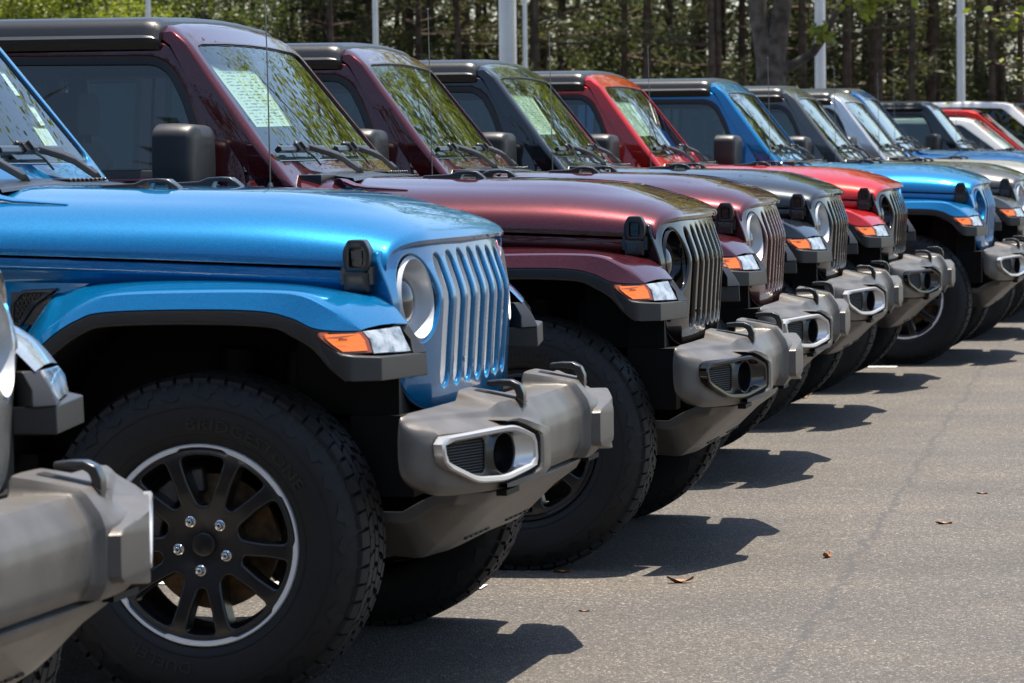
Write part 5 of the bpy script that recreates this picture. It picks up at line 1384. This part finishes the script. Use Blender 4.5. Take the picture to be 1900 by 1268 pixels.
# lot-edge broadleaf trees
def lone(name, meshes, loc, rz, s, lab, group=None, cat='tree'):
    r = empty(name, loc, rz); r.scale = (s,s,s)
    for o in meshes: o.parent = r
    tag(r, lab, cat, group); return r
def old_tree():
    rng = random.Random(4); t = bmesh.new(); c = bmesh.new()
    # in its own axes: +x is to the right as seen from the row
    tube(t, [(0,0,-.2),(.0,0,.25),(.02,0,1.2),(.0,.02,2.0),(.01,0,2.6),(-.05,.02,3.0)], [.34,.25,.215,.205,.22,.20], 16)
    forks = [[(-.04,.02,2.7),(-.16,.05,3.3),(-.30,.1,4.6),(-.7,.2,6.5),(-1.0,.3,9)], [(.05,.0,2.6),(.14,-.05,3.2),(.30,-.2,4.5),(.8,-.4,6.5),(1.2,-.5,9.2)]]
    tips = []
    for f in forks: tube(t, f, [.16,.145,.12,.08,.02], 12)
    limb = [(.10,.0,2.50),(.35,-.10,2.62),(.62,-.2,2.78),(.80,-.28,3.02),(.95,-.35,3.35),(1.25,-.5,3.75)]
    tube(t, limb, [.10,.075,.062,.05,.038,.015], 9)
    for q in ((.78,-.28,3.02,34,.10),(.70,-.35,3.10,16,.07),(1.20,-.5,3.62,60,.16),(1.50,-.5,3.70,80,.17),(1.75,-.6,3.62,50,.15),(1.42,-.55,3.42,24,.10)):
        leaf_faces(c, Vector(q[:3]), q[3], q[4], .16, rng, .35)
    for f in forks:
        for k in range(16):
            p = Vector(f[rng.randrange(2,5)]); a = rng.uniform(0,6.28); L = rng.uniform(1.5,4.5); e = p+Vector((math.cos(a)*L,math.sin(a)*L,rng.uniform(-.1,.5)*L))
            if e.z < 5.0: e.z = 5.0+rng.random()
            tube(t, [p, p.lerp(e,.5)+Vector((0,0,.2)), e], [.06,.04,.01], 6)
            for q in range(9): 
                pp = p.lerp(e, rng.uniform(.35,1))+Vector((rng.gauss(0,.4),rng.gauss(0,.4),rng.gauss(0,.4)))
                if pp.z > 4.6: leaf_faces(c, pp, 34, .34, .17, rng, .35)
    return mk('trunk', t, BARK_M, weld=0), mk('crown', c, LEAFY, weld=0, recalc=False, plain=True)  # brighter leaf colour stands in for sun on this crown
lone('maple_tree', old_tree(), (-.1342*52, 52, 0), rad(7.6), 1, 'old broadleaf tree with thick forked grey trunk and a low limb, right of the middle')
b_young = bush_meshes(80, 5.2, 1.7, LEAFY, 9000, .095, .40)
lone('young_tree', b_young, (-.0655*36+1.80, 36, 0), .4, 1, 'small bright yellow-green young tree at the right edge of the picture')
# bright crowns at the far left
lp = [broadleaf(40+i, 8.5, 3.0, 1.8, .14, LEAFY if i == 0 else LEAF, 15000, .125, 10) for i in range(2)]
lused = [False, False]
for i, (q, y, k, s) in enumerate(((-.360,76,0,.95),(-.338,82,1,1.0),(-.318,78,0,.75),(-.300,84,1,.85))):
    plant('broadleaf_tree', lp[k], (q*y, y, 0), i*1.3, s, ('bright green leafy tree above the hardtop at the upper left corner','leafy green tree behind the roof, second from the upper left corner','bright leafy tree right behind the thin pale post at the far left','leafy green tree just right of the thin pale post at the far left','last bright leafy tree on the left before the dark pines begin')[i], 'leafy trees at the left end of the lot', not lused[k]); lused[k] = True
# trees on the island beyond the right edge; they show in the windshields and hoods
mp = [broadleaf(50, 13, 4.3, 6.4, .20, LEAFY, 10000, .17, 12)]
mused = [False]
for i, (x, y, s) in enumerate(((-1.5,41,1.0),)):
    plant('maple_tree', mp[0], (x, y, 0), i*2.1, s, ('leafy maple just outside the right edge, beside the last black off-roader','leafy maple outside the right edge, farther off behind the tall white SUV')[i], 'maples on the island', not mused[0]); mused[0] = True

# ------------------------------------------------------------------ fallen leaves
DRY = mat('dry_leaf', (.26,.10,.035), .6, 0, 0, .03, .4, .3, 120, .4, 60)
def dead_leaf(x, y, s, rz, lab, curl):
    b = bmesh.new(); n = 8; rows_ = []
    for off in (0, .0012):
        pass
    top = []; 
    for i in range(n+1):
        u = -1+2*i/n; wd = .36*(1-u*u)**.7*(1+.25*math.sin(7*u)); 
        top.append([(u*s, v*wd*s, s*(.10+curl*.35*u*u+.16*abs(v)*(1-.3*u)+.05*math.sin(5*u+2*v))) for v in (-1,-.5,0,.5,1)])
    bot = [[(px_, py_, pz_-.0012) for px_,py_,pz_ in r] for r in top]
    loft(b, top); loft(b, bot); loft(b, [[(s*1.0,-.002,s*(.12+curl*.35)),(s*1.0,.002,s*(.12+curl*.35))],[(s*1.35,-.002,s*(.2+curl*.4)),(s*1.35,.002,s*(.2+curl*.4))]])
    o = mk('fallen_leaf', b, DRY, weld=0, recalc=False); o.location = (x, y, -.06*s); o.rotation_euler = (0,0,rz); tag(o, lab, 'leaf', 'dry leaves on the asphalt')
for q in ((-1.76,10.92,.042,.3,'curled brown leaf beside the gap in the nearest long shadow, largest of the leaves',1.0),(-1.39,11.66,.030,1.4,'small upright brown leaf on open asphalt in the middle of the lot',1.4),(-1.10,12.76,.030,.1,'flat brown leaf on the paving seam to the right',.3),
          (-1.93,10.2,.016,.2,'tiny leaf scrap near the bumper shadow of the bright blue off-roader',.3),(-1.05,13.9,.022,.0,'flat dark leaf farther back right of the paving seam',.2),(-2.42,19.23,.05,.8,'brown leaf against the tyre of the black off-roader',1.0),(-2.18,11.15,.03,.1,'thin twig-like leaf lying in the nearest long shadow',.1)):
    dead_leaf(*q)
